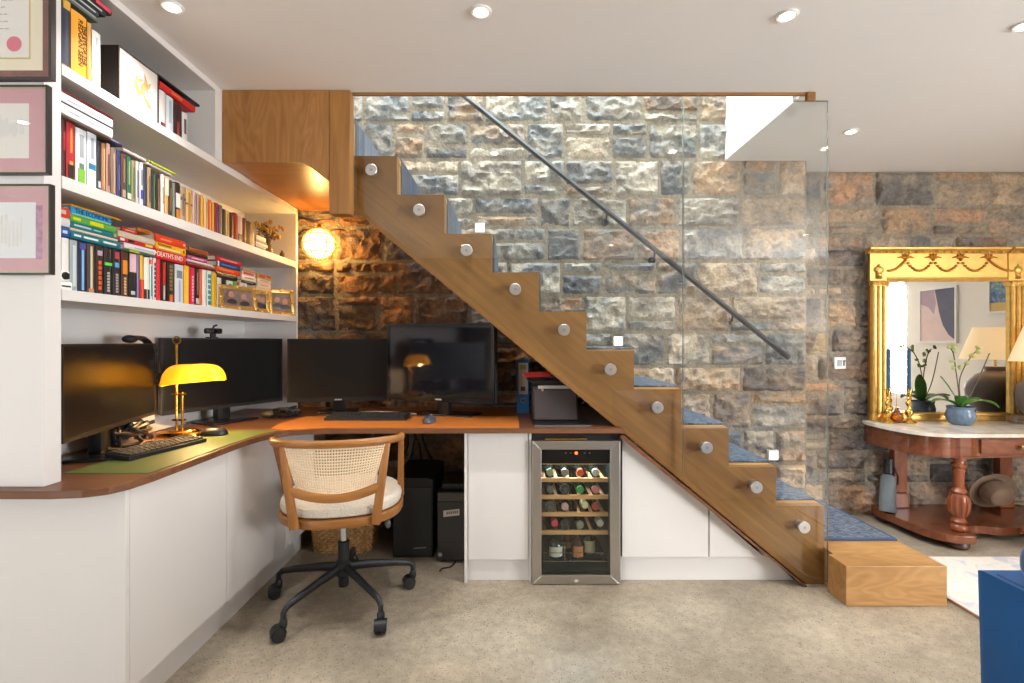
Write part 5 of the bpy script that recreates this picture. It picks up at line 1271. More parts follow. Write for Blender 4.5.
m = MB(); m.box(X0, d0 + .006, .012, X0 + .165, d0 + .44, zt, bev=.008); build(m, 'case', pm('tower_black', (24, 23, 24), .5), t)
m = MB(); m.box(X0 + .004, d0 - .004, .02, X0 + .161, d0 + .0055, zt - .05, bev=.004); fr_ = build(m, 'front_panel', pm('tower_front_grey', (50, 46, 44), .45), t, smooth=0)
m = MB(); m.box(X0 + .004, d0 - .004, zt - .048, X0 + .161, d0 + .0055, zt - .004, bev=.003); build(m, 'top_bezel', pm('tower_bezel', (76, 70, 66), .4), t, smooth=0)
m = MB(); m.prism([(X0 + .035, d0 - .0052, .252), (X0 + .122, d0 - .0052, .262), (X0 + .122, d0 - .0052, .296), (X0 + .035, d0 - .0052, .286)], (0, .0009, 0)); st = build(m, 'sticker', pm('sticker_cream', (206, 196, 184), .7), fr_, smooth=0)
m = MB()
for k in range(6): m.box(X0 + .052 + k * .011, d0 - .0058, .266 + k * .0012, X0 + .060 + k * .011, d0 - .0053, .281 + k * .0012)
build(m, 'sticker_print', pm('sticker_print', (120, 110, 104), .7), st, smooth=0)
m = MB(); m.lathe([(.011, 0), (.010, .001)], M=Matrix.Translation((X0 + .017, d0 - .0041, .048)) @ Matrix.Rotation(PI/2, 4, 'X'), seg=18); build(m, 'round_badge', pm('badge_blue_grey', (150, 160, 170), .3), fr_, smooth=0)
m = MB()
for x in (X0 + .03, X0 + .145): m.box(x - .015, d0 + .03, .0008, x + .015, d0 + .4, .0118)
build(m, 'foot_rail', black_soft, t, smooth=0)
m = MB(); m.box(X0 + .02, d0 + .05, zt + .0006, X0 + .16, d0 + .25, zt + .03, bev=.004); build(m, 'drive_box', pm('drive_box_dark', (44, 38, 34), .45), label='flat dark drive box lying on the smaller computer tower', cat='box', smooth=0)
m = MB(); m.tube(smooth_path([Vector(p) for p in ((X0 + .10, d0 - .01, .012), (X0 + .08, d0 - .05, .004), (X0 + .04, d0 - .07, .004), (X0 + .03, d0 - .10, .004))]), .004, 6); build(m, 'cable', cable_m, label='black cable end on the floor before the smaller computer tower', cat='cable')
m = MB()
for k in range(4):
    x = -.66 + k * .035; m.tube(smooth_path([Vector((x, 3.2, DZ0 - .002)), Vector((x + .03 * math.sin(k * 2), 3.18, .66)), Vector((x + .02, 3.15, .56)), Vector((x - .02 + .03 * k, 3.10, .487))]), .006, 6)
build(m, 'hanging_cables', cable_m, label='black cables hanging from under the desk behind the larger tower', cat='cables', kind='stuff')
# wicker basket
def wicker():
    mm, nt, b = newmat('woven_wicker'); N = nt.nodes.new; L = nt.links.new
    tc = N('ShaderNodeTexCoord'); n = N('ShaderNodeTexNoise'); n.inputs['Scale'].default_value = 60; L(tc.outputs['Object'], n.inputs['Vector'])
    r = N('ShaderNodeValToRGB'); r.color_ramp.elements[0].color = lin((150, 108, 62)); r.color_ramp.elements[1].color = lin((206, 164, 108)); r.color_ramp.elements[0].position = .3; r.color_ramp.elements[1].position = .7
    L(n.outputs['Fac'], r.inputs['Fac']); L(r.outputs['Color'], b.inputs['Base Color']); b.inputs['Roughness'].default_value = .7
    return mm
wk = wicker()
d0 = 2.86; s_ = F / d0; X0, X1 = (300 - CX) / s_ + .034, (370 - CX) / s_
t = thing('wicker_basket', 'woven wicker waste basket under the desk behind the chair', 'basket', ((X0 + X1) / 2, 3.0, 0))
xc, yc = (X0 + X1) / 2, 3.0; hx, hyy = (X1 - X0) / 2, .13
def bpt(a, z, off=0):
    sgn = lambda v: math.copysign(abs(v) ** .45, v)
    k = .88 + .12 * z / .24
    return Vector((xc + (hx * k + off) * sgn(math.cos(a)), yc + (hyy * k + off) * sgn(math.sin(a)), .004 + z))
m = MB()
NW = 56
for r_ in range(17):
    z = .007 + r_ * .0142
    m.tube([bpt(2 * PI * k / NW, z, .0045 * (1 if (k + r_) % 2 else -1)) for k in range(NW)], .0075, 6, closed=True)
build(m, 'weave', wk, t)
m = MB(); m.tube([bpt(2 * PI * k / NW, .248, 0) for k in range(NW)], .012, 8, closed=True); build(m, 'rim', wk, t)
m = MB(); m.prism([bpt(2 * PI * k / NW, 0, -.008) for k in range(NW)], (0, 0, .006)); build(m, 'bottom', wk, t, smooth=0)
# ================================================================ office chair
CXY = Vector((-.773, 2.35)); CA = math.radians(11.5)
chair_w = wood('chair_beech', (138, 88, 42), (176, 120, 64), along=2.4, across=40, rough=.36, figure=.1)
chair_wv = wood('chair_beech_upright', (138, 88, 42), (176, 120, 64), rot=(0, PI/2, 0), along=2.4, across=40, rough=.36, figure=.1)
boucle = pm('cream_boucle', (226, 216, 200), .95, spec=.1, var=.08, vscale=120, bump=1.0, bscale=160, sheen=.3)
cane = pm('woven_cane', (236, 214, 182), .6)
t = thing('office_chair', 'wooden swivel chair with cane back and cream seat on a black castor base', 'office chair', (CXY.x, CXY.y, 0), rz=CA)
def sq(a, rx, ry, e=.82):
    c, s_ = math.cos(a), math.sin(a)
    return math.copysign(abs(c) ** e, c) * rx, math.copysign(abs(s_) ** e, s_) * ry
# seat rim and cushion
def ringlathe(m, prof, rx, ry, seg=48):
    rings = []
    for r, z in prof:
        if r <= 0: rings.append([m.bm.verts.new((0, 0, z))]); continue
        rings.append([m.bm.verts.new((*sq(2*PI*k/seg, rx * r, ry * r), z)) for k in range(seg)])
    for A, B in zip(rings[:-1], rings[1:]):
        for k in range(seg):
            j = (k + 1) % seg
            if len(B) == 1: m.bm.faces.new((A[k], A[j], B[0]))
            elif len(A) == 1: m.bm.faces.new((A[0], B[j], B[k]))
            else: m.bm.faces.new((A[k], A[j], B[j], B[k]))
m = MB(); ringlathe(m, [(0, .432), (.94, .432), (.985, .436), (1.0, .445), (1.0, .468), (.985, .474), (0, .474)], .268, .276); build(m, 'seat_rim', chair_w, t, local=True)
m = MB(); ringlathe(m, [(0, .4745), (.93, .4745), (.985, .482), (1.0, .497), (.985, .514), (.93, .526), (.8, .533), (.5, .536), (0, .536)], .261, .269); build(m, 'seat_cushion', boucle, t, local=True)
# top rail, curved in plan
def rail(a): return Vector((.262 * math.sin(a), -.165 - .135 * math.cos(a), 0))
m = MB()
pts = [rail(math.radians(-90 + 180 * k / 30)) for k in range(31)]
pts = [p + Vector((0, 0, .787)) for p in pts]
m.tube(pts, .0165, 12, flat=.85, up=(0, 0, 1)); build(m, 'top_rail', chair_w, t, local=True)
# two back posts and two arm posts
def postline(p0, p1, w0, w1, name, bow=0.0, flat=.62):
    m = MB(); n = 10; L_ = []
    for k in range(n + 1):
        u = k / n; p = Vector(p0).lerp(Vector(p1), u); p.y -= bow * math.sin(PI * u); L_.append(p)
    m.tube(L_, [w0 + (w1 - w0) * k / n for k in range(n + 1)], 10, flat=flat, up=(1, 0, 0)); return build(m, name, chair_wv, t, local=True)
for s_ in (-1, 1):
    postline((s_ * .158, -.262, .445), (s_ * .203, -.255, .775), .020, .015, 'back_post', bow=.012)
    postline((s_ * .255, .075, .46), (s_ * .260, -.150, .778), .016, .012, 'arm_post', bow=-.01)
# lower back rail, sagging in the middle
m = MB()
m.tube([Vector((x, -.268 - .020 * (1 - (x / .175) ** 2), .565 + .035 * (x / .175) ** 2)) for x in [-.175 + .35 * k / 20 for k in range(21)]], .019, 10, flat=.6, up=(0, 0, 1)); build(m, 'lower_rail', chair_w, t, local=True)
# cane panel
def canept(x, z):
    # x -1..1 across, z 0..1 up
    zz = (.572 + .035 * x * x) + ((.775) - (.572 + .035 * x * x)) * z
    hw = .150 + .045 * z
    return Vector((hw * x, -.262 - .022 * (1 - x * x) - .006 * math.sin(PI * z), zz))
m = MB(); NX, NZ = 34, 17
for i in range(NX + 1):
    x = -1 + 2 * i / NX
    m.tube([canept(x, k / 10) + Vector((0, .0012 * (1 if k % 2 else -1), 0)) for k in range(11)], .0030, 4)
for j in range(NZ + 1):
    z = j / NZ
    m.tube([canept(-1 + 2 * k / 20, z) for k in range(21)], .0034, 4)
build(m, 'cane_panel', cane, t, local=True, smooth=0)
# gas lift and base
m = MB(); m.lathe([(.014, .285), (.014, .425)], seg=20); build(m, 'gas_lift', chrome, t, local=True)
m = MB(); m.lathe([(.0, .080), (.021, .080), (.023, .086), (.023, .12), (.034, .135), (.034, .195), (.025, .205), (.025, .285), (.018, .288), (.0, .288)], seg=24); build(m, 'hub', black_metal, t, local=True)
m = MB(); m.box(-.08, -.09, .412, .08, .09, .431, bev=.006); m.tube([(.03, .02, .418), (.11, .03, .405), (.17, .035, .37), (.195, .035, .345)], .006, 8); build(m, 'tilt_mechanism', black_metal, t, local=True)
m = MB(); m.ball((.197, .035, .338), (.014, .014, .022), seg=14, ring=8); build(m, 'lever_knob', pm('lever_grey', (90, 94, 98), .35), t, local=True)
a0 = -117
swiv = [-150, -80, 200, 120, 200]
for k in range(5):
    a = math.radians(a0 + 72 * k) - CA
    u = Vector((math.cos(a), math.sin(a), 0))
    m = MB()
    R_ = .325
    path = [u * .028 + Vector((0, 0, .168)), u * .12 + Vector((0, 0, .158)), u * .24 + Vector((0, 0, .140)), u * (R_ - .02) + Vector((0, 0, .126)), u * R_ + Vector((0, 0, .108)), u * R_ + Vector((0, 0, .082))]
    m.tube(path, [.022, .019, .016, .014, .013, .012], 12, flat=.8, up=(0, 0, 1) if False else None); lg = build(m, 'leg', black_metal, t, local=True)
    c = u * R_; sw = math.radians(swiv[k]) - CA; f = Vector((math.cos(sw), math.sin(sw), 0)); ax = Vector((-f.y, f.x, 0))
    wc = c + f * .018 + Vector((0, 0, .0285))
    m = MB()
    for s_ in (-1, 1):
        M_ = Matrix.Translation(wc + ax * s_ * .014) @ f.to_track_quat('X', 'Z').to_matrix().to_4x4() @ Matrix.Rotation(PI/2, 4, 'X')
        m.lathe([(0, -.010), (.020, -.010), (.027, -.007), (.0282, 0), (.027, .007), (.020, .010), (0, .010)], seg=24, M=M_)
    build(m, 'castor_wheel', pm('castor_black', (34, 34, 37), .45), lg, local=True)
    m = MB(); m.lathe([(.013, .048), (.016, .056), (.016, .075), (.011, .084)], (c.x, c.y, 0), 16)
    M_ = Matrix.Translation(wc) @ f.to_track_quat('X', 'Z').to_matrix().to_4x4()
    m.grid(lambda uu, vv: M_ @ Vector((.0312 * math.cos(PI * (.0 + .95 * uu)), (vv - .5) * .05, .0312 * math.sin(PI * (.0 + .95 * uu)))), 14, 2, thick=.002)
    build(m, 'castor_hood', black_metal, lg, local=True)
# ================================================================ console table
mah = wood('mahogany', (96, 50, 30), (142, 84, 52), along=2.2, across=26, rough=.25, figure=.3, coat=.3)
mah_v = wood('mahogany_upright', (110, 54, 30), (160, 90, 54), rot=(0, PI/2, 0), along=2.2, across=26, rough=.25, figure=.2, coat=.3)
def marble():
    mm, nt, b = newmat('pale_marble'); N = nt.nodes.new; L = nt.links.new
    tc = N('ShaderNodeTexCoord'); n = N('ShaderNodeTexNoise'); n.inputs['Scale'].default_value = 5; n.inputs['Detail'].default_value = 8; n.inputs['Distortion'].default_value = 1.6
    L(tc.outputs['Object'], n.inputs['Vector']); r = N('ShaderNodeValToRGB')
    r.color_ramp.elements[0].position = .4; r.color_ramp.elements[0].color = lin((214, 200, 184)); r.color_ramp.elements[1].position = .55; r.color_ramp.elements[1].color = lin((232, 224, 212))
    L(n.outputs['Fac'], r.inputs['Fac']); L(r.outputs['Color'], b.inputs['Base Color']); b.inputs['Roughness'].default_value = .2
    return mm
MX = 2.95; CB = 3.495
def mirrored(pts): return pts + [(2 * MX - x, y) for x, y in reversed(pts)]
def curve_pts(pts, k=5): return [(p.x, p.y) for p in smooth_path([Vector((x, y, 0)) for x, y in pts], k)]
t = thing('console_table', 'mahogany serpentine console table with pale marble top against the stone wall', 'console table', (MX, 3.25, 0))
half = [(2.39, CB), (2.365, 3.42), (2.355, 3.30), (2.362, 3.18), (2.385, 3.08), (2.43, 3.01), (2.49, 2.972), (2.54, 2.962)]
half = curve_pts(half) ; half += [(2.565, 2.955), (2.585, 2.945), (2.65, 2.945), (2.67, 2.955), (2.70, 2.962)]
out = mirrored(half)
m = MB(); m.prism([(x, y, .645) for x, y in out], (0, 0, .020), bev=.004); build(m, 'marble_top', marble(), t, smooth=0)
inset = [(MX + (x - MX) * .972, y + (.018 if y < 3.4 else 0)) for x, y in out]
m = MB(); m.prism([(x, y, .532) for x, y in inset], (0, 0, .1125), bev=.003); build(m, 'frieze', mah, t, smooth=0)
m = MB(); m.prism([(MX + (x - MX) * 1.006, y - (.004 if y < 3.4 else 0), .524) for x, y in inset], (0, 0, .0078)); build(m, 'bead', mah, t, smooth=0)
m = MB(); m.box(2.72, 2.966, .548, 2 * MX - 2.72, 2.9785, .630, bev=.003); dr = build(m, 'drawer', mah, t, smooth=0)
m = MB(); m.lathe([(.007, 0), (.006, .010), (.014, .016), (.016, .024), (.010, .031), (0, .032)], M=Matrix.Translation((2.945, 2.966, .588)) @ Matrix.Rotation(PI/2, 4, 'X'), seg=20); build(m, 'knob', pm('knob_bronze', (170, 130, 80), .3, .8), dr)
colp = [(r_ * .84, z_) for r_, z_ in [(.030, .091), (.046, .098), (.050, .112), (.046, .124), (.036, .132), (.040, .142), (.048, .150), (.040, .160), (.034, .170), (.044, .190), (.054, .225), (.056, .262), (.050, .292), (.038, .308), (.046, .318), (.049, .326), (.040, .338), (.030, .348), (.031, .37), (.034, .43), (.037, .452), (.030, .462), (.044, .470), (.046, .482), (.034, .492), (.032, .502), (.046, .510), (.046, .5235)]]
for x in (2.618, 2 * MX - 2.618):
    m = MB(); m.lathe(colp, (x, 3.0, 0), 28); co = build(m, 'turned_leg', mah_v, t)
    m = MB()
    for k in range(10):
        a = 2 * PI * k / 10
        m.tube([Vector((x + r_ * math.cos(a), 3.0 + r_ * math.sin(a), z)) for r_, z in ((.035, .186), (.044, .215), (.046, .25), (.042, .285), (.033, .302))], [.005, .009, .010, .009, .005], 8)
    build(m, 'carved_lobes', mah_v, co)
for x in (2.598, 2 * MX - 2.598):
    m = MB(); m.box(x - .042, 3.42, .19, x + .042, 3.47, .5235, bev=.003); m.box(x - .050, 3.41, .0905, x + .050, 3.48, .188, bev=.006); build(m, 'back_leg', mah_v, t, smooth=0)
bh = curve_pts([(2.45, CB), (2.425, 3.44), (2.42, 3.36), (2.425, 3.24), (2.435, 3.12), (2.455, 3.02), (2.50, 2.95)]) + [(2.53, 2.925), (2.57, 2.912), (2.635, 2.912), (2.66, 2.93)] + curve_pts([(2.672, 2.98), (2.70, 3.05), (2.77, 3.08), (2.83, 3.075), (2.89, 3.05), (2.945, 3.05)])
m = MB(); m.prism([(x, y, .045) for x, y in mirrored(bh)], (0, 0, .045), bev=.004); build(m, 'base_shelf', mah, t, smooth=0)
for x, y in ((2.60, 2.985), (2 * MX - 2.60, 2.985), (2.50, 3.42), (2 * MX - 2.50, 3.42)):
    m = MB(); m.lathe([(0, .0008), (.045, .0008), (.055, .012), (.055, .03), (.045, .0445), (0, .0445)], (x, y, 0), 22); build(m, 'foot', pm('dark_mahogany', (70, 44, 36), .35), t)

# ================================================================ gilt mirror over the console
ZM0 = .6655; MY = 3.475
def mx_(px): return (px - CX) * MY / F
def mz_(py): return H - (py - CY) * MY / F
t = thing('overmantel_mirror', 'gilt overmantel mirror with garlands standing on the console against the wall', 'mirror', (MX + .1, MY, ZM0))
XL, XP0, XP1 = mx_(867.5), mx_(1004.5), mx_(1021)
XPL = mx_(884)
ZT, ZF = mz_(249), mz_(281.5)       # top of cornice, bottom of frieze
XR = XP1 + .66
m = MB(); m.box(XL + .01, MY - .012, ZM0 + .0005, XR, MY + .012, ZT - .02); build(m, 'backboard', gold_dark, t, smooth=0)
def reeded(x0, x1, z0, z1, n, name):
    m = MB(); w = (x1 - x0) / n
    m.box(x0, MY - .030, z0, x1, MY - .0125, z1)
    for k in range(n): m.tube([(x0 + w * (k + .5), MY - .030, z0), (x0 + w * (k + .5), MY - .030, z1)], w * .48, 10)
    return build(m, name, gold_leaf, t)
reeded(XL + .008, XPL - .004, ZM0 + .055, ZF - .035, 3, 'pilaster'); reeded(XP0 + .004, XP1, ZM0 + .055, ZF - .035, 3, 'pilaster'); reeded(XR - .11, XR - .004, ZM0 + .055, ZF - .035, 3, 'pilaster')
for a, b_ in ((XL, XPL), (XP0, XP1 + .004), (XR - .114, XR)):
    m = MB(); m.box(a, MY - .05, ZM0 + .0006, b_, MY - .0125, ZM0 + .054, bev=.004); build(m, 'pilaster_base', gold_leaf, t)
    m = MB(); m.box(a, MY - .048, ZF - .034, b_, MY - .0125, ZF + .002, bev=.004)
    for k in range(7): m.ball((a + (b_ - a) * (k + .5) / 7, MY - .05, ZF - .016), (.009, .008, .014), seg=8, ring=6)
    build(m, 'capital', gold_leaf, t)
    m = MB(); c = ((a + b_) / 2, MY - .034, ZF + .075)
    m.ball(c, (.030, .014, .026), seg=14, ring=8); m.ball((c[0], c[1], c[2] - .034), (.020, .012, .016), seg=12, ring=8); m.lathe([(.012, 0), (.022, .008), (.012, .016)], (c[0], c[1], c[2] - .062), 12); m.ball((c[0], c[1], c[2] + .028), (.008, .008, .01), seg=10, ring=6)
    build(m, 'urn_ornament', gold_leaf, t)
m = MB(); m.box(XPL, MY - .034, ZM0 + .0006, XP0, MY - .0125, ZM0 + .044, bev=.006); m.box(XP1 + .005, MY - .034, ZM0 + .0006, XR - .115, MY - .0125, ZM0 + .044, bev=.006); m.tube([(XPL, MY - .036, ZM0 + .046), (XP0, MY - .036, ZM0 + .046)], .010, 10); build(m, 'bottom_rail', gold_leaf, t)
m = MB(); m.box(XL, MY - .026, ZF, XR, MY - .0125, ZT - .035); m.box(XP0 - .004, MY - .034, ZF + .003, XP1 + .004, MY - .0265, ZT - .036); build(m, 'frieze', pm('frieze_gilt', (228, 184, 100), .42, .6, var=.1, vscale=20), t, smooth=0)
m = MB(); n = 46
for k in range(n): 
    x = XPL + (XP0 - XPL) * (k + .5) / n; m.ball((x, MY - .028, ZF + .012), (.0075, .006, .005), seg=7, ring=5)
m.tube([(XPL, MY - .028, ZF + .022), (XP0, MY - .028, ZF + .022)], .004, 8); m.tube([(XPL, MY - .028, ZF + .002), (XP0, MY - .028, ZF + .002)], .005, 8); build(m, 'rope_moulding', gold_leaf, t)
# cornice
def cornice(x0, x1, dy):
    m = MB(); pr = [(-.0125, -.036), (-.040 - dy, -.036), (-.046 - dy, -.026), (-.058 - dy, -.018), (-.070 - dy, -.012), (-.070 - dy, 0), (-.0125, 0)]
    m.prism([(x0, MY + a, ZT + b_) for a, b_ in pr], (x1 - x0, 0, 0))
    k = 0; x = x0 + .03
    while x < x1 - .01: m.ball((x, MY - .052 - dy, ZT - .030), .008, seg=8, ring=6); x += .048
    return build(m, 'cornice', gold_leaf, t, smooth=30)
cornice(XL - .025, XP0 - .012, 0); cornice(XP0 - .0115, XR, .018)
# garlands
sw = [mx_(860 + q * 164 / 1024) for q in (160, 265, 435, 605, 780, 920)]
m = MB(); zt_ = mz_(240 + 128 / 6.24); zb_ = mz_(240 + 196 / 6.24)
for a, b_ in zip(sw[:-1], sw[1:]):
    for k in range(13):
        u = k / 12; uu = u
        if a == sw[0]: uu = .5 + u / 2
        if b_ == sw[-1]: uu = u / 2 + .0
        z = zt_ + (zb_ - zt_) * (1 - (2 * uu - 1) ** 2)
        m.ball((a + (b_ - a) * u, MY - .031, z), (.0105, .007, .0085), seg=8, ring=6)
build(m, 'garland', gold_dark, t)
m = MB()
for x in sw[1:-1]:
    for a in (-65, -35, 0, 35, 65):
        R_ = Matrix.Translation((x, MY - .030, zt_ + .006)) @ Matrix.Rotation(math.radians(a), 4, 'Y') @ Matrix.Translation((0, 0, .022))
        m.ball((0, 0, 0), (.007, .006, .020), seg=8, ring=6, M=R_)
    for s_ in (-1, 1): m.tube([(x + s_ * .004, MY - .030, zt_ + .012), (x + s_ * .03, MY - .031, zt_ + .020), (x + s_ * .055, MY - .030, zt_ + .014)], [.005, .006, .003], 8)
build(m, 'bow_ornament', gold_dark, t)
mir = pm('mirror_silver', (236, 238, 236), .0, 1.0)
m = MB(); m.box(XPL - .003, MY - .020, ZM0 + .045, XP0 + .003, MY - .0126, ZF - .001); build(m, 'mirror_glass', mir, t, smooth=0)
m = MB(); m.box(XP1 + .001, MY - .020, ZM0 + .045, XR - .115, MY - .0126, ZF - .001); build(m, 'mirror_glass', mir, t, smooth=0)

# ================================================================ things on the console
TT = .6654
glassy = pm('candle_brass', (222, 178, 92), .18, 1.0)
for px, lab in ((888, 'brass candlestick with a blue candle, nearer the mirror edge'), (909, 'brass candlestick with a blue candle, nearer the orchid')):
    y = 3.365; x = (px - CX) * y / F
    c = (x, y, TT + .0004)
    t = thing('candlestick', lab, 'candlestick', c, group='brass candlesticks on the console')
    m = MB(); m.lathe([(0, 0), (.040, 0), (.042, .006), (.034, .016), (.020, .026), (.012, .036), (.018, .050), (.025, .066), (.022, .082), (.010, .094), (.009, .105), (.017, .118), (.020, .132), (.012, .144), (.010, .152), (.016, .160), (.011, .170), (.014, .182), (.013, .208), (.021, .216), (.021, .222), (.0115, .222), (.0112, .212), (0, .212)], c, 28); build(m, 'body', glassy, t)
    m = MB(); m.lathe([(0, 0), (.0108, 0), (.0100, .26), (.006, .272), (0, .273)], (x, y, TT + .2136), 16)
    o = build(m, 'candle', pm('teal_blue_wax', (24, 74, 106), .5), label='slim blue dinner candle standing in the candlestick ' + ('nearer the mirror edge' if px == 888 else 'nearer the orchid'), cat='candle', group='blue candles in the brass candlesticks')
y = 3.37; x = (896.8 - CX) * y / F
t = thing('amber_vase', 'small round amber glass bottle between the two brass candlesticks', 'bottle', (x, y, TT + .0004))
m = MB(); m.lathe([(0, 0), (.018, 0), (.032, .014), (.038, .036), (.034, .058), (.018, .074), (.010, .082), (.010, .098), (.016, .102), (.012, .102), (.007, .098), (.0, .09)], (x, y, TT + .0004), 28); build(m, 'body', pm('amber_bottle_glass', (206, 120, 30), .06, trans=.75), t)
m = MB(); m.tube([(x, y, TT + .085), (x - .004, y, TT + .14), (x - .002, y, TT + .19)], .0018, 6); build(m, 'reed_stick', pm('reed', (150, 110, 80), .8), t)
# orchid
y = 3.30; x = (960.5 - CX) * y / F
c = Vector((x, y, TT + .0004))
t = thing('potted_orchid', 'orchid with green leaves and small buds in a blue glazed bowl', 'orchid', c)
glz = pm('blue_grey_glaze', (104, 124, 146), .22, var=.22, vscale=40)
m = MB(); m.lathe([(r_ * .78, z_ * .9) for r_, z_ in [(0, 0), (.060, 0), (.078, .010), (.096, .040), (.100, .068), (.093, .094), (.088, .108), (.092, .122), (.095, .128), (.090, .130), (.084, .120), (.082, .104), (.084, .098), (0, .096)]], c, 40); build(m, 'bowl', glz, t)
m = MB(); m.lathe([(.063, .088), (.05, .096), (.02, .102), (0, .102)], c, 24); build(m, 'bark_soil', pm('bark', (96, 76, 58), .9, var=.4, vscale=90), t)
leaf_m = pm('orchid_leaf', (84, 136, 58), .35, var=.2, vscale=12); stem_m = pm('orchid_stem', (92, 80, 60), .6)
def leaf(az, length, wid, rise, droop):
    d = Vector((math.cos(az), math.sin(az), 0)); s_ = Vector((-d.y, d.x, 0))
    def fn(u, v):
        w = wid * (math.sin(PI * min(1, u * .93 + .07)) ** .7)
        p = c + Vector((0, 0, .10)) + d * (length * u) + Vector((0, 0, rise * u - droop * u * u))
        return p + s_ * w * (v - .5) * 2 + Vector((0, 0, abs(v - .5) * .02))
    m = MB(); m.grid(fn, 14, 4, thick=.0016); build(m, 'leaf', leaf_m, t, smooth=80)
for az, l, w, r_, dr_ in ((3.0, .17, .036, .17, .13), (-.15, .22, .040, .20, .19), (2.4, .10, .034, .26, .06), (.75, .15, .034, .16, .10), (-1.2, .10, .030, .17, .10), (-2.3, .11, .030, .20, .12)):
    leaf(az, l, w, r_, dr_)
rr = random.Random(4)
stems = [([(0, 0, .10), (-.008, .01, .25), (-.025, .01, .37), (-.055, -.01, .46), (-.10, -.03, .50)], 3), ([(.005, 0, .10), (.0, .01, .26), (.02, .0, .36), (.06, -.02, .45), (.09, -.03, .48)], 3), ([(.01, -.01, .10), (.06, -.01, .20), (.10, -.02, .30), (.15, -.04, .46)], 1)]
bud_m = pm('orchid_bud', (178, 190, 110), .5)
for pts, nb in stems:
    P_ = smooth_path([c + Vector(p) for p in pts], 6)
    m = MB(); m.tube(P_, .0032, 7); build(m, 'flower_stem', stem_m, t)
    for k in range(nb + 2):
        m = MB()
        p = P_[-1 - k * 3] + Vector((rr.uniform(-.02, .02), rr.uniform(-.015, .015), rr.uniform(-.012, .018)))
        for q in range(4):
            m.ball(p + Vector((rr.uniform(-.008, .008), rr.uniform(-.008, .008), rr.uniform(-.008, .008))), (.010, .008, .009), seg=8, ring=6)
        if nb > 1: build(m, 'bud', bud_m, t)
# small clear dish right of the orchid
y = 3.35; x = (1016 - CX) * y / F
m = MB(); m.lathe([(0, 0), (.045, 0), (.048, .006), (.050, .050), (.047, .050), (.044, .009), (0, .008)], (x, y, TT + .0004), 28)
build(m, 'glass_dish', thin_glass('clear_dish', (.93, .93, .92)), label='low clear glass dish before the right gilt pilaster', cat='dish')
# table lamp
y = 3.27; x = 3.435; s_ = F / y
t = thing('table_lamp', 'large brown ceramic table lamp with cream shade on the console', 'lamp', (x, y, TT + .0004))
cer = pm('brown_ceramic', (120, 106, 98), .5, var=.12, vscale=14)
m = MB(); m.lathe([(0, .0008), (.09, .0008), (.12, .03), (.176, .12), (.186, .19), (.172, .25), (.120, .30), (.075, .318), (.062, .328), (.066, .345), (.068, .356), (.050, .358), (0, .358)], (x, y, TT), 44, sy=.78); build(m, 'base', cer, t)
m = MB(); m.lathe([(.008, .358), (.008, .44)], (x, y, TT), 12); build(m, 'stem', brass, t)
zb_, zt_ = 1.075, 1.30
m = MB(); n = 44
def shp(u, v): 
    r_ = .235 + (.145 - .235) * v; a = 2 * PI * u
    return Vector((x + r_ * math.cos(a), y + r_ * math.sin(a) * .6, zb_ + (zt_ - zb_) * v))
m.grid(shp, n, 1, thick=.0015)
lsh, nt, b = newmat('cream_lampshade'); b.inputs['Base Color'].default_value = lin((232, 220, 198)); b.inputs['Roughness'].default_value = .9
b.inputs['Emission Color'].default_value = lin((255, 232, 196)); b.inputs['Emission Strength'].default_value = .6
trn = nt.nodes.new('ShaderNodeBsdfTranslucent'); trn.inputs['Color'].default_value = lin((240, 224, 192)); mx = nt.nodes.new('ShaderNodeMixShader'); mx.inputs[0].default_value = .4
nt.links.new(b.outputs[0], mx.inputs[1]); nt.links.new(trn.outputs[0], mx.inputs[2]); nt.links.new(mx.outputs[0], nt.nodes['Material Output'].inputs['Surface'])
build(m, 'shade', lsh, t)
m = MB(); m.ball((x, y, 1.15), .035, seg=16, ring=10); build(m, 'bulb', emitter('lamp_bulb', (255, 206, 140), 14), t)

# ================================================================ below the console
y = 3.36; x = (884 - CX) * y / F + .03; z0 = .0905
t = thing('umbrella', 'furled grey umbrella with black handle leaning by the console back leg', 'umbrella', (x - .02, y, z0))
m = MB(); ax0 = Vector((x - .03, 3.33, z0 + .001)); ax1 = Vector((x + .028, 3.40, z0 + .33))
def along(u): return ax0.lerp(ax1, u)
m.tube([along(u) for u in (0, .03, .2, .45, .66, .70)], [.044, .048, .046, .043, .040, .026], 18); build(m, 'canopy', pm('umbrella_grey', (112, 120, 126), .7, var=.08, vscale=30), t)
m = MB(); m.tube([along(u) for u in (.6901, .72, .85, .99, 1.0)], [.020, .030, .028, .026, .018], 14); m.tube([along(.82) + Vector((.024, -.02, .01)), along(.78) + Vector((.045, -.024, -.03)), along(.70) + Vector((.050, -.02, -.06))], .006, 8); build(m, 'handle', black_pl, t)
t = thing('bowler_hat', 'brown felt hat leaning on its side under the console table', 'hat', (3.115, 3.28, z0))
felt = pm('brown_felt', (138, 112, 90), .9, var=.1, vscale=40, sheen=.4)
hp_ = [(0, .112), (.045, .111), (.070, .100), (.084, .075), (.088, .040), (.090, .012), (.100, .004), (.122, .008), (.140, .020), (.141, .024), (.122, .013), (.100, .009), (.088, .006), (.083, .006)]
Mh = Matrix.Translation((3.125, 3.32, z0 + .1375)) @ Matrix.Rotation(math.radians(8), 4, 'Z') @ Matrix.Rotation(math.radians(108), 4, 'X') @ Matrix.Rotation(math.radians(-12), 4, 'Y') @ Matrix.Diagonal((1.0, .88, 1, 1)) 
m = MB(); m.lathe(hp_, seg=44, M=Mh @ Matrix.Translation((0, 0, -.03))); build(m, 'felt_body', felt, t)
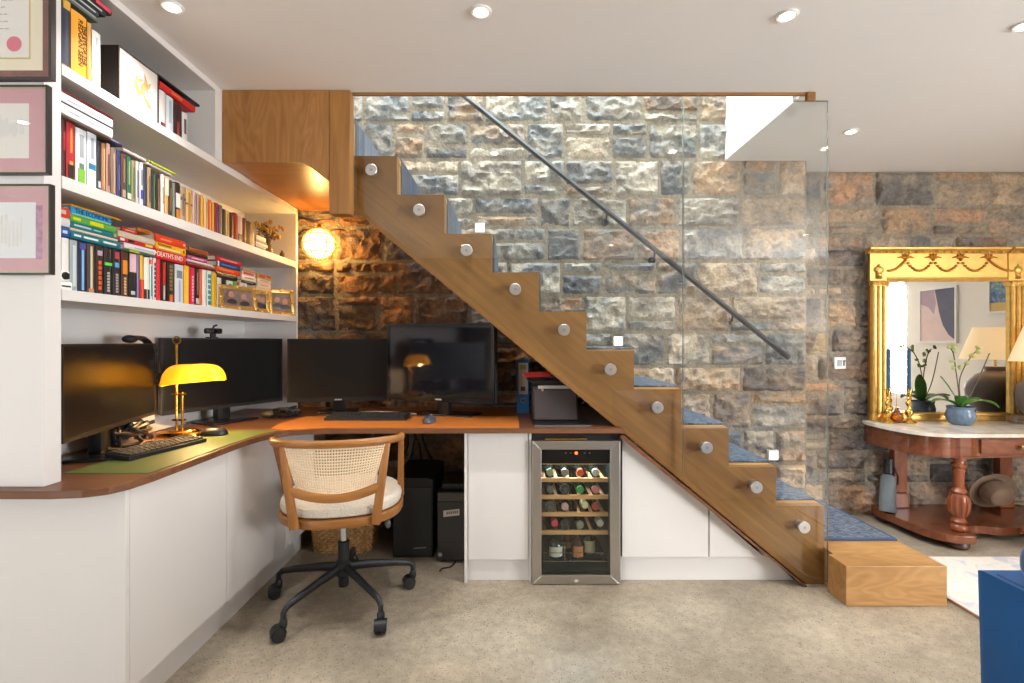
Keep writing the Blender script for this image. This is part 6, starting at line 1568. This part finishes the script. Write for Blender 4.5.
m = MB(); m.lathe([(.0905, .014), (.0898, .030), (.0885, .030), (.0885, .014)], seg=44, M=Mh @ Matrix.Translation((0, 0, -.03))); build(m, 'hat_band', pm('hat_band_brown', (92, 70, 56), .7), t)
xx, yy = 3.06, 2.93
t = thing('iron_doorstop', 'black cast iron figure doorstop on the floor before the console', 'doorstop', (xx + .02, yy, 0))
m = MB(); m.lathe([(0, .0008), (.055, .0008), (.058, .012), (.040, .022), (.034, .05), (.046, .085), (.044, .11), (.026, .13), (.024, .145), (.034, .165), (.030, .19), (0, .20)], (xx + .02, yy, 0), 24); m.tube([(xx - .012, yy, .118), (xx - .05, yy - .01, .142), (xx - .075, yy - .01, .140)], [.016, .014, .012], 10); build(m, 'figure', pm('cast_iron', (24, 26, 32), .45), t)

# ================================================================ rug and sofa
def rug_mat():
    mm, nt, b = newmat('faded_rug'); N = nt.nodes.new; L = nt.links.new
    tc = N('ShaderNodeTexCoord'); n = N('ShaderNodeTexNoise'); n.inputs['Scale'].default_value = 9; n.inputs['Detail'].default_value = 7; n.inputs['Distortion'].default_value = 1.0
    L(tc.outputs['Object'], n.inputs['Vector']); r = N('ShaderNodeValToRGB')
    e = r.color_ramp.elements; e[0].position = .34; e[0].color = lin((190, 190, 198)); e[1].position = .62; e[1].color = lin((224, 210, 194)); q = e.new(.48); q.color = lin((220, 214, 206))
    L(n.outputs['Fac'], r.inputs['Fac']); L(r.outputs['Color'], b.inputs['Base Color']); b.inputs['Roughness'].default_value = .95
    return mm
m = MB(); m.box(2.022, .35, .0008, 4.4, 2.835, .010, bev=.003); rg = build(m, 'rug', rug_mat(), label='pale faded rug on the concrete floor beside the bottom step', cat='rug', smooth=0)
m = MB()
m.tube([(2.022, .35, .006), (2.022, 2.835, .006)], .006, 6); build(m, 'binding', pm('rug_binding', (150, 116, 84), .9), rg)
vel = pm('blue_velvet', (4, 84, 150), .6, spec=.2, var=.12, vscale=4, sheen=.08); 
t = thing('sofa', 'deep blue velvet sofa seen at its near arm', 'sofa', (1.6, .4, 0))
SX0, SX1, SY0, SY1 = 1.118, 2.0, -.75, 1.245
m = MB(); m.prism([(SX0 + .004, SY1 - .015, .035), (SX0, SY1, .655), (SX0 + .24, SY1, .655), (SX0 + .24, SY1 - .015, .035)], (0, SY0 - SY1, 0), bev=.026); build(m, 'back_frame', vel, t)
m = MB(); m.tube([(SX0 + .016, SY1 - .05, .6525), (SX0 + .016, SY0 + .05, .6525)], .0045, 8); build(m, 'piping', pm('blue_piping', (10, 52, 96), .6), t)
m = MB(); m.box(SX0 + .245, SY1 - .20, .035, SX1, SY1 - .01, .56, bev=.03); build(m, 'arm', vel, t)
m = MB(); m.box(SX0 + .245, SY0 + .02, .035, SX1, SY0 + .2, .56, bev=.03); build(m, 'arm', vel, t)
m = MB(); m.box(SX0 + .245, SY0 + .205, .035, SX1, SY1 - .205, .28, bev=.01); build(m, 'seat_base', vel, t)
for k in range(2):
    y0 = SY0 + .21 + k * .78; m = MB(); m.box(SX0 + .25, y0, .285, SX1 + .02, y0 + .77, .43, bev=.03); build(m, 'seat_cushion', vel, t)
for k in range(2):
    y0 = SY0 + .215 + k * .775
    m = MB(); m.box(SX0 + .245, y0, .435, SX0 + .42, y0 + .76, .66, bev=.05, seg=3); build(m, 'back_cushion', vel, t)
for x in (SX0 + .06, SX1 - .06):
    for y in (SY0 + .08, SY1 - .08):
        m = MB(); m.lathe([(0, .0008), (.018, .0008), (.024, .034), (0, .0345)], (x, y, .0), 14); build(m, 'foot', pm('dark_foot', (40, 30, 24), .5), t)
m = MB(); m.box(1.148, .66, .657, 1.345, 1.178, .745, bev=.034, seg=4); build(m, 'cushion', pm('blue_cushion', (12, 70, 124), .6, sheen=.35), label='blue velvet cushion lying on top of the sofa back', cat='cushion')

# ================================================================ pictures on the right wall, seen in the mirror
def wall_picture(label, y0, y1, z0, z1, draw):
    t = thing('painting', label, 'painting', (WX - .015, (y0 + y1) / 2, z0))
    m = MB()
    for q in ((y0, z0, y1, z0 + .025), (y0, z1 - .025, y1, z1), (y0, z0 + .025, y0 + .025, z1 - .025), (y1 - .025, z0 + .025, y1, z1 - .025)): m.box(WX - .03, q[0], q[1], WX - .001, q[2], q[3])
    build(m, 'frame', pm('white_frame', (228, 224, 218), .5), t, smooth=0)
    draw(t, y0 + .025, y1 - .025, z0 + .025, z1 - .025)
def abs1(t, y0, y1, z0, z1):
    m = MB(); m.box(WX - .02, y0, z0, WX - .002, y1, z1); cv = build(m, 'canvas', pm('blush_canvas', (214, 190, 186), .8, var=.08, vscale=5), t, smooth=0)
    m = MB(); w, h = y1 - y0, z1 - z0
    pts = [(.42, 1), (1, 1), (1, .02), (.82, .12), (.66, .30), (.55, .55), (.48, .8)]
    m.prism([(WX - .0201, y0 + w * a, z0 + h * b_) for a, b_ in pts], (-.0008, 0, 0)); build(m, 'slate_shape', pm('slate_paint', (92, 94, 112), .8, var=.1, vscale=8), cv, smooth=0)
    m = MB(); pts = [(0, 1), (.40, 1), (.46, .74), (.40, .52), (.24, .66), (0, .74)]
    m.prism([(WX - .0201, y0 + w * a, z0 + h * b_) for a, b_ in pts], (-.0007, 0, 0)); build(m, 'mauve_shape', pm('mauve_paint', (166, 146, 156), .8, var=.1, vscale=8), cv, smooth=0)
wall_picture('large abstract canvas in blush and slate, seen in the gilt mirror', .40, .95, 1.18, 1.86, abs1)
def abs2(t, y0, y1, z0, z1):
    mm, nt, b = newmat('sea_paint'); N = nt.nodes.new; L = nt.links.new
    tc = N('ShaderNodeTexCoord'); n = N('ShaderNodeTexNoise'); n.inputs['Scale'].default_value = 14; n.inputs['Distortion'].default_value = 1.5; L(tc.outputs['Object'], n.inputs['Vector'])
    r = N('ShaderNodeValToRGB'); e = r.color_ramp.elements; e[0].position = .35; e[0].color = lin((56, 92, 150)); e[1].position = .7; e[1].color = lin((150, 176, 160)); L(n.outputs['Fac'], r.inputs['Fac']); L(r.outputs['Color'], b.inputs['Base Color'])
    m = MB(); m.box(WX - .02, y0, z0, WX - .002, y1, z1); cv = build(m, 'canvas', mm, t, smooth=0)
    m = MB(); m.box(WX - .0208, y0, z0, WX - .0201, y1, z0 + (z1 - z0) * .22); build(m, 'sand_band', pm('sand_paint', (206, 176, 110), .8), cv, smooth=0)
wall_picture('small seascape painting with a sandy edge, seen in the gilt mirror', 1.34, 1.75, 1.50, 1.95, abs2)

# ================================================================ globe wall lamp
c = P(319, 244, 3.19)
t = thing('wall_lamp', 'round glowing globe lamp in a wire cage on the stone wall', 'lamp', (c.x, SY - .03, c.z - .1))
m = MB(); m.lathe([(0, 0), (.055, 0), (.055, .014), (.035, .022), (.030, .05), (0, .05)], M=Matrix.Translation((c.x, SY - .006, c.z)) @ Matrix.Rotation(PI/2, 4, 'X'), seg=28); build(m, 'back_plate', brass, t)
m = MB(); m.ball(c, .091, seg=32, ring=20)
def globe_mat():
    mm = emitter('globe_glow', (255, 206, 124), 11.0); nt = mm.node_tree
    e = next(n for n in nt.nodes if n.type == 'EMISSION'); o_ = next(n for n in nt.nodes if n.type == 'OUTPUT_MATERIAL')
    tr = nt.nodes.new('ShaderNodeBsdfTransparent'); mx = nt.nodes.new('ShaderNodeMixShader'); mx.inputs[0].default_value = .6
    nt.links.new(e.outputs[0], mx.inputs[1]); nt.links.new(tr.outputs[0], mx.inputs[2]); nt.links.new(mx.outputs[0], o_.inputs['Surface']); return mm
build(m, 'globe', globe_mat(), t)
m = MB(); m.ball(c, .032, seg=18, ring=12); build(m, 'bulb', emitter('globe_bulb', (255, 200, 116), 240), t)
m = MB(); R_ = .100
for k in range(3):
    a = PI * k / 3 + .3
    m.tube([c + Vector((R_ * math.cos(q) * math.cos(a), R_ * math.cos(q) * math.sin(a), R_ * math.sin(q))) for q in [2 * PI * j / 40 for j in range(40)]], .003, 6, closed=True)
for zz in (-.055, 0, .055):
    r_ = math.sqrt(R_ * R_ - zz * zz); m.tube([c + Vector((r_ * math.cos(q), r_ * math.sin(q), zz)) for q in [2 * PI * j / 40 for j in range(40)]], .003, 6, closed=True)
build(m, 'cage', brass, t)
m = MB(); m.lathe([(.0, .125), (.012, .124), (.014, .108), (.02, .1015), (.0, .1015)], c, 16); build(m, 'cap', brass, t)

# ================================================================ sideboard with two lit lamps behind the camera, mirrored in the glass balustrade
t = thing('sideboard', 'low oak sideboard against the back wall, mirrored in the glass balustrade', 'sideboard', (3.2, -1.98, 0))
m = MB(); m.box(1.9, -2.19, .12, 4.75, -1.78, .70, bev=.004); build(m, 'carcass', oak_h, t, smooth=0)
for k in range(4):
    x0 = 1.915 + k * .708; m = MB(); m.box(x0, -1.7795, .135, x0 + .70, -1.762, .685, bev=.002); d_ = build(m, 'door', oak_h, t, smooth=0)
    m = MB(); m.lathe([(.012, 0), (.014, .02), (0, .022)], M=Matrix.Translation((x0 + .64, -1.762, .45)) @ Matrix.Rotation(-PI/2, 4, 'X'), seg=14); build(m, 'knob', brass, d_)
for x in (2.0, 4.65):
    for y in (-2.12, -1.84): m = MB(); m.box(x - .025, y - .025, .001, x + .025, y + .025, .1195); build(m, 'foot', oak_h, t, smooth=0)
for x, lab in ((2.36, 'grey table lamp at the window end of the sideboard, mirrored in the glass'), (4.32, 'grey table lamp at the door end of the sideboard, mirrored in the glass')):
    y = -1.98; z = .7006
    t = thing('table_lamp', lab, 'lamp', (x, y, z), group='table lamps on the sideboard')
    m = MB(); m.lathe([(0, 0), (.09, 0), (.12, .03), (.15, .11), (.15, .17), (.12, .24), (.06, .29), (.05, .31), (0, .31)], (x, y, z), 32); build(m, 'base', pm('dark_grey_ceramic', (70, 66, 64), .45), t)
    m = MB(); m.lathe([(.008, .31), (.008, .42)], (x, y, z), 10); build(m, 'stem', brass, t)
    m = MB(); m.grid(lambda u, v: Vector((x + (.22 - .08 * v) * math.cos(2*PI*u), y + (.22 - .08 * v) * math.sin(2*PI*u) * .8, z + .35 + .26 * v)), 40, 1, thick=.0015); build(m, 'shade', lsh, t)
    m = MB(); m.ball((x, y, z + .46), .035, seg=16, ring=10); build(m, 'bulb', MATS['lamp_bulb'], t)
    L_ = bpy.data.lights.new('lamp_light', 'POINT'); L_.energy = 60; L_.color = (1, .945, .90); L_.shadow_soft_size = .05
    lo = bpy.data.objects.new('lamp_light', L_); COL.objects.link(lo); lo.location = (x, y, z + .54)
# ================================================================ light, world, camera
def area(name, loc, rot, sx_, sy_, power, col):
    L_ = bpy.data.lights.new(name, 'AREA'); L_.shape = 'RECTANGLE'; L_.size = sx_; L_.size_y = sy_; L_.energy = power; L_.color = col
    o = bpy.data.objects.new(name, L_); COL.objects.link(o); o.location = loc; o.rotation_euler = rot; return o
area('skylight_daylight', (.1, 2.96, 4.40), (0, 0, 0), 2.3, .56, 150, (.84, .93, 1.0))
area('window_daylight', ((wx0 + wx1) / 2, BY - .12, 1.15), (PI/2, 0, 0), 1.5, 1.85, 60, (.96, .97, 1.0))  # daylight for the added back window
area('window_daylight', (WX + .13, -1.5, 1.1), (0, PI/2, 0), 1.95, .95, 350, (.96, .97, 1.0))  # daylight for the added glazed door
area('window_daylight', (WX + .13, -.275, 1.2), (0, PI/2, 0), 1.5, .85, 130, (.96, .97, 1.0))
w = bpy.data.worlds.new('daylight'); scene.world = w; w.use_nodes = True
bg = w.node_tree.nodes['Background']; bg.inputs[0].default_value = (.86, .93, 1.0, 1); bg.inputs[1].default_value = 1.6
cam = bpy.data.cameras.new('camera'); cam.lens = 18.0; cam.sensor_width = 36.0; cam.sensor_fit = 'HORIZONTAL'; cam.clip_start = .02; cam.clip_end = 60
co = bpy.data.objects.new('camera', cam); COL.objects.link(co); co.location = (0, 0, H); co.rotation_euler = (PI/2, 0, 0)
scene.camera = co
vs = scene.view_settings
scene.display_settings.display_device = 'sRGB'
vs.view_transform = 'Standard'; vs.look = 'None'; vs.gamma = 1.0; vs.use_curve_mapping = False; vs.exposure = 0.19
cy = scene.cycles
cy.use_denoising = True; cy.max_bounces = 10; cy.diffuse_bounces = 5; cy.glossy_bounces = 5; cy.transmission_bounces = 6; cy.transparent_max_bounces = 24
cy.caustics_reflective = False; cy.caustics_refractive = False; cy.sample_clamp_indirect = 6.0
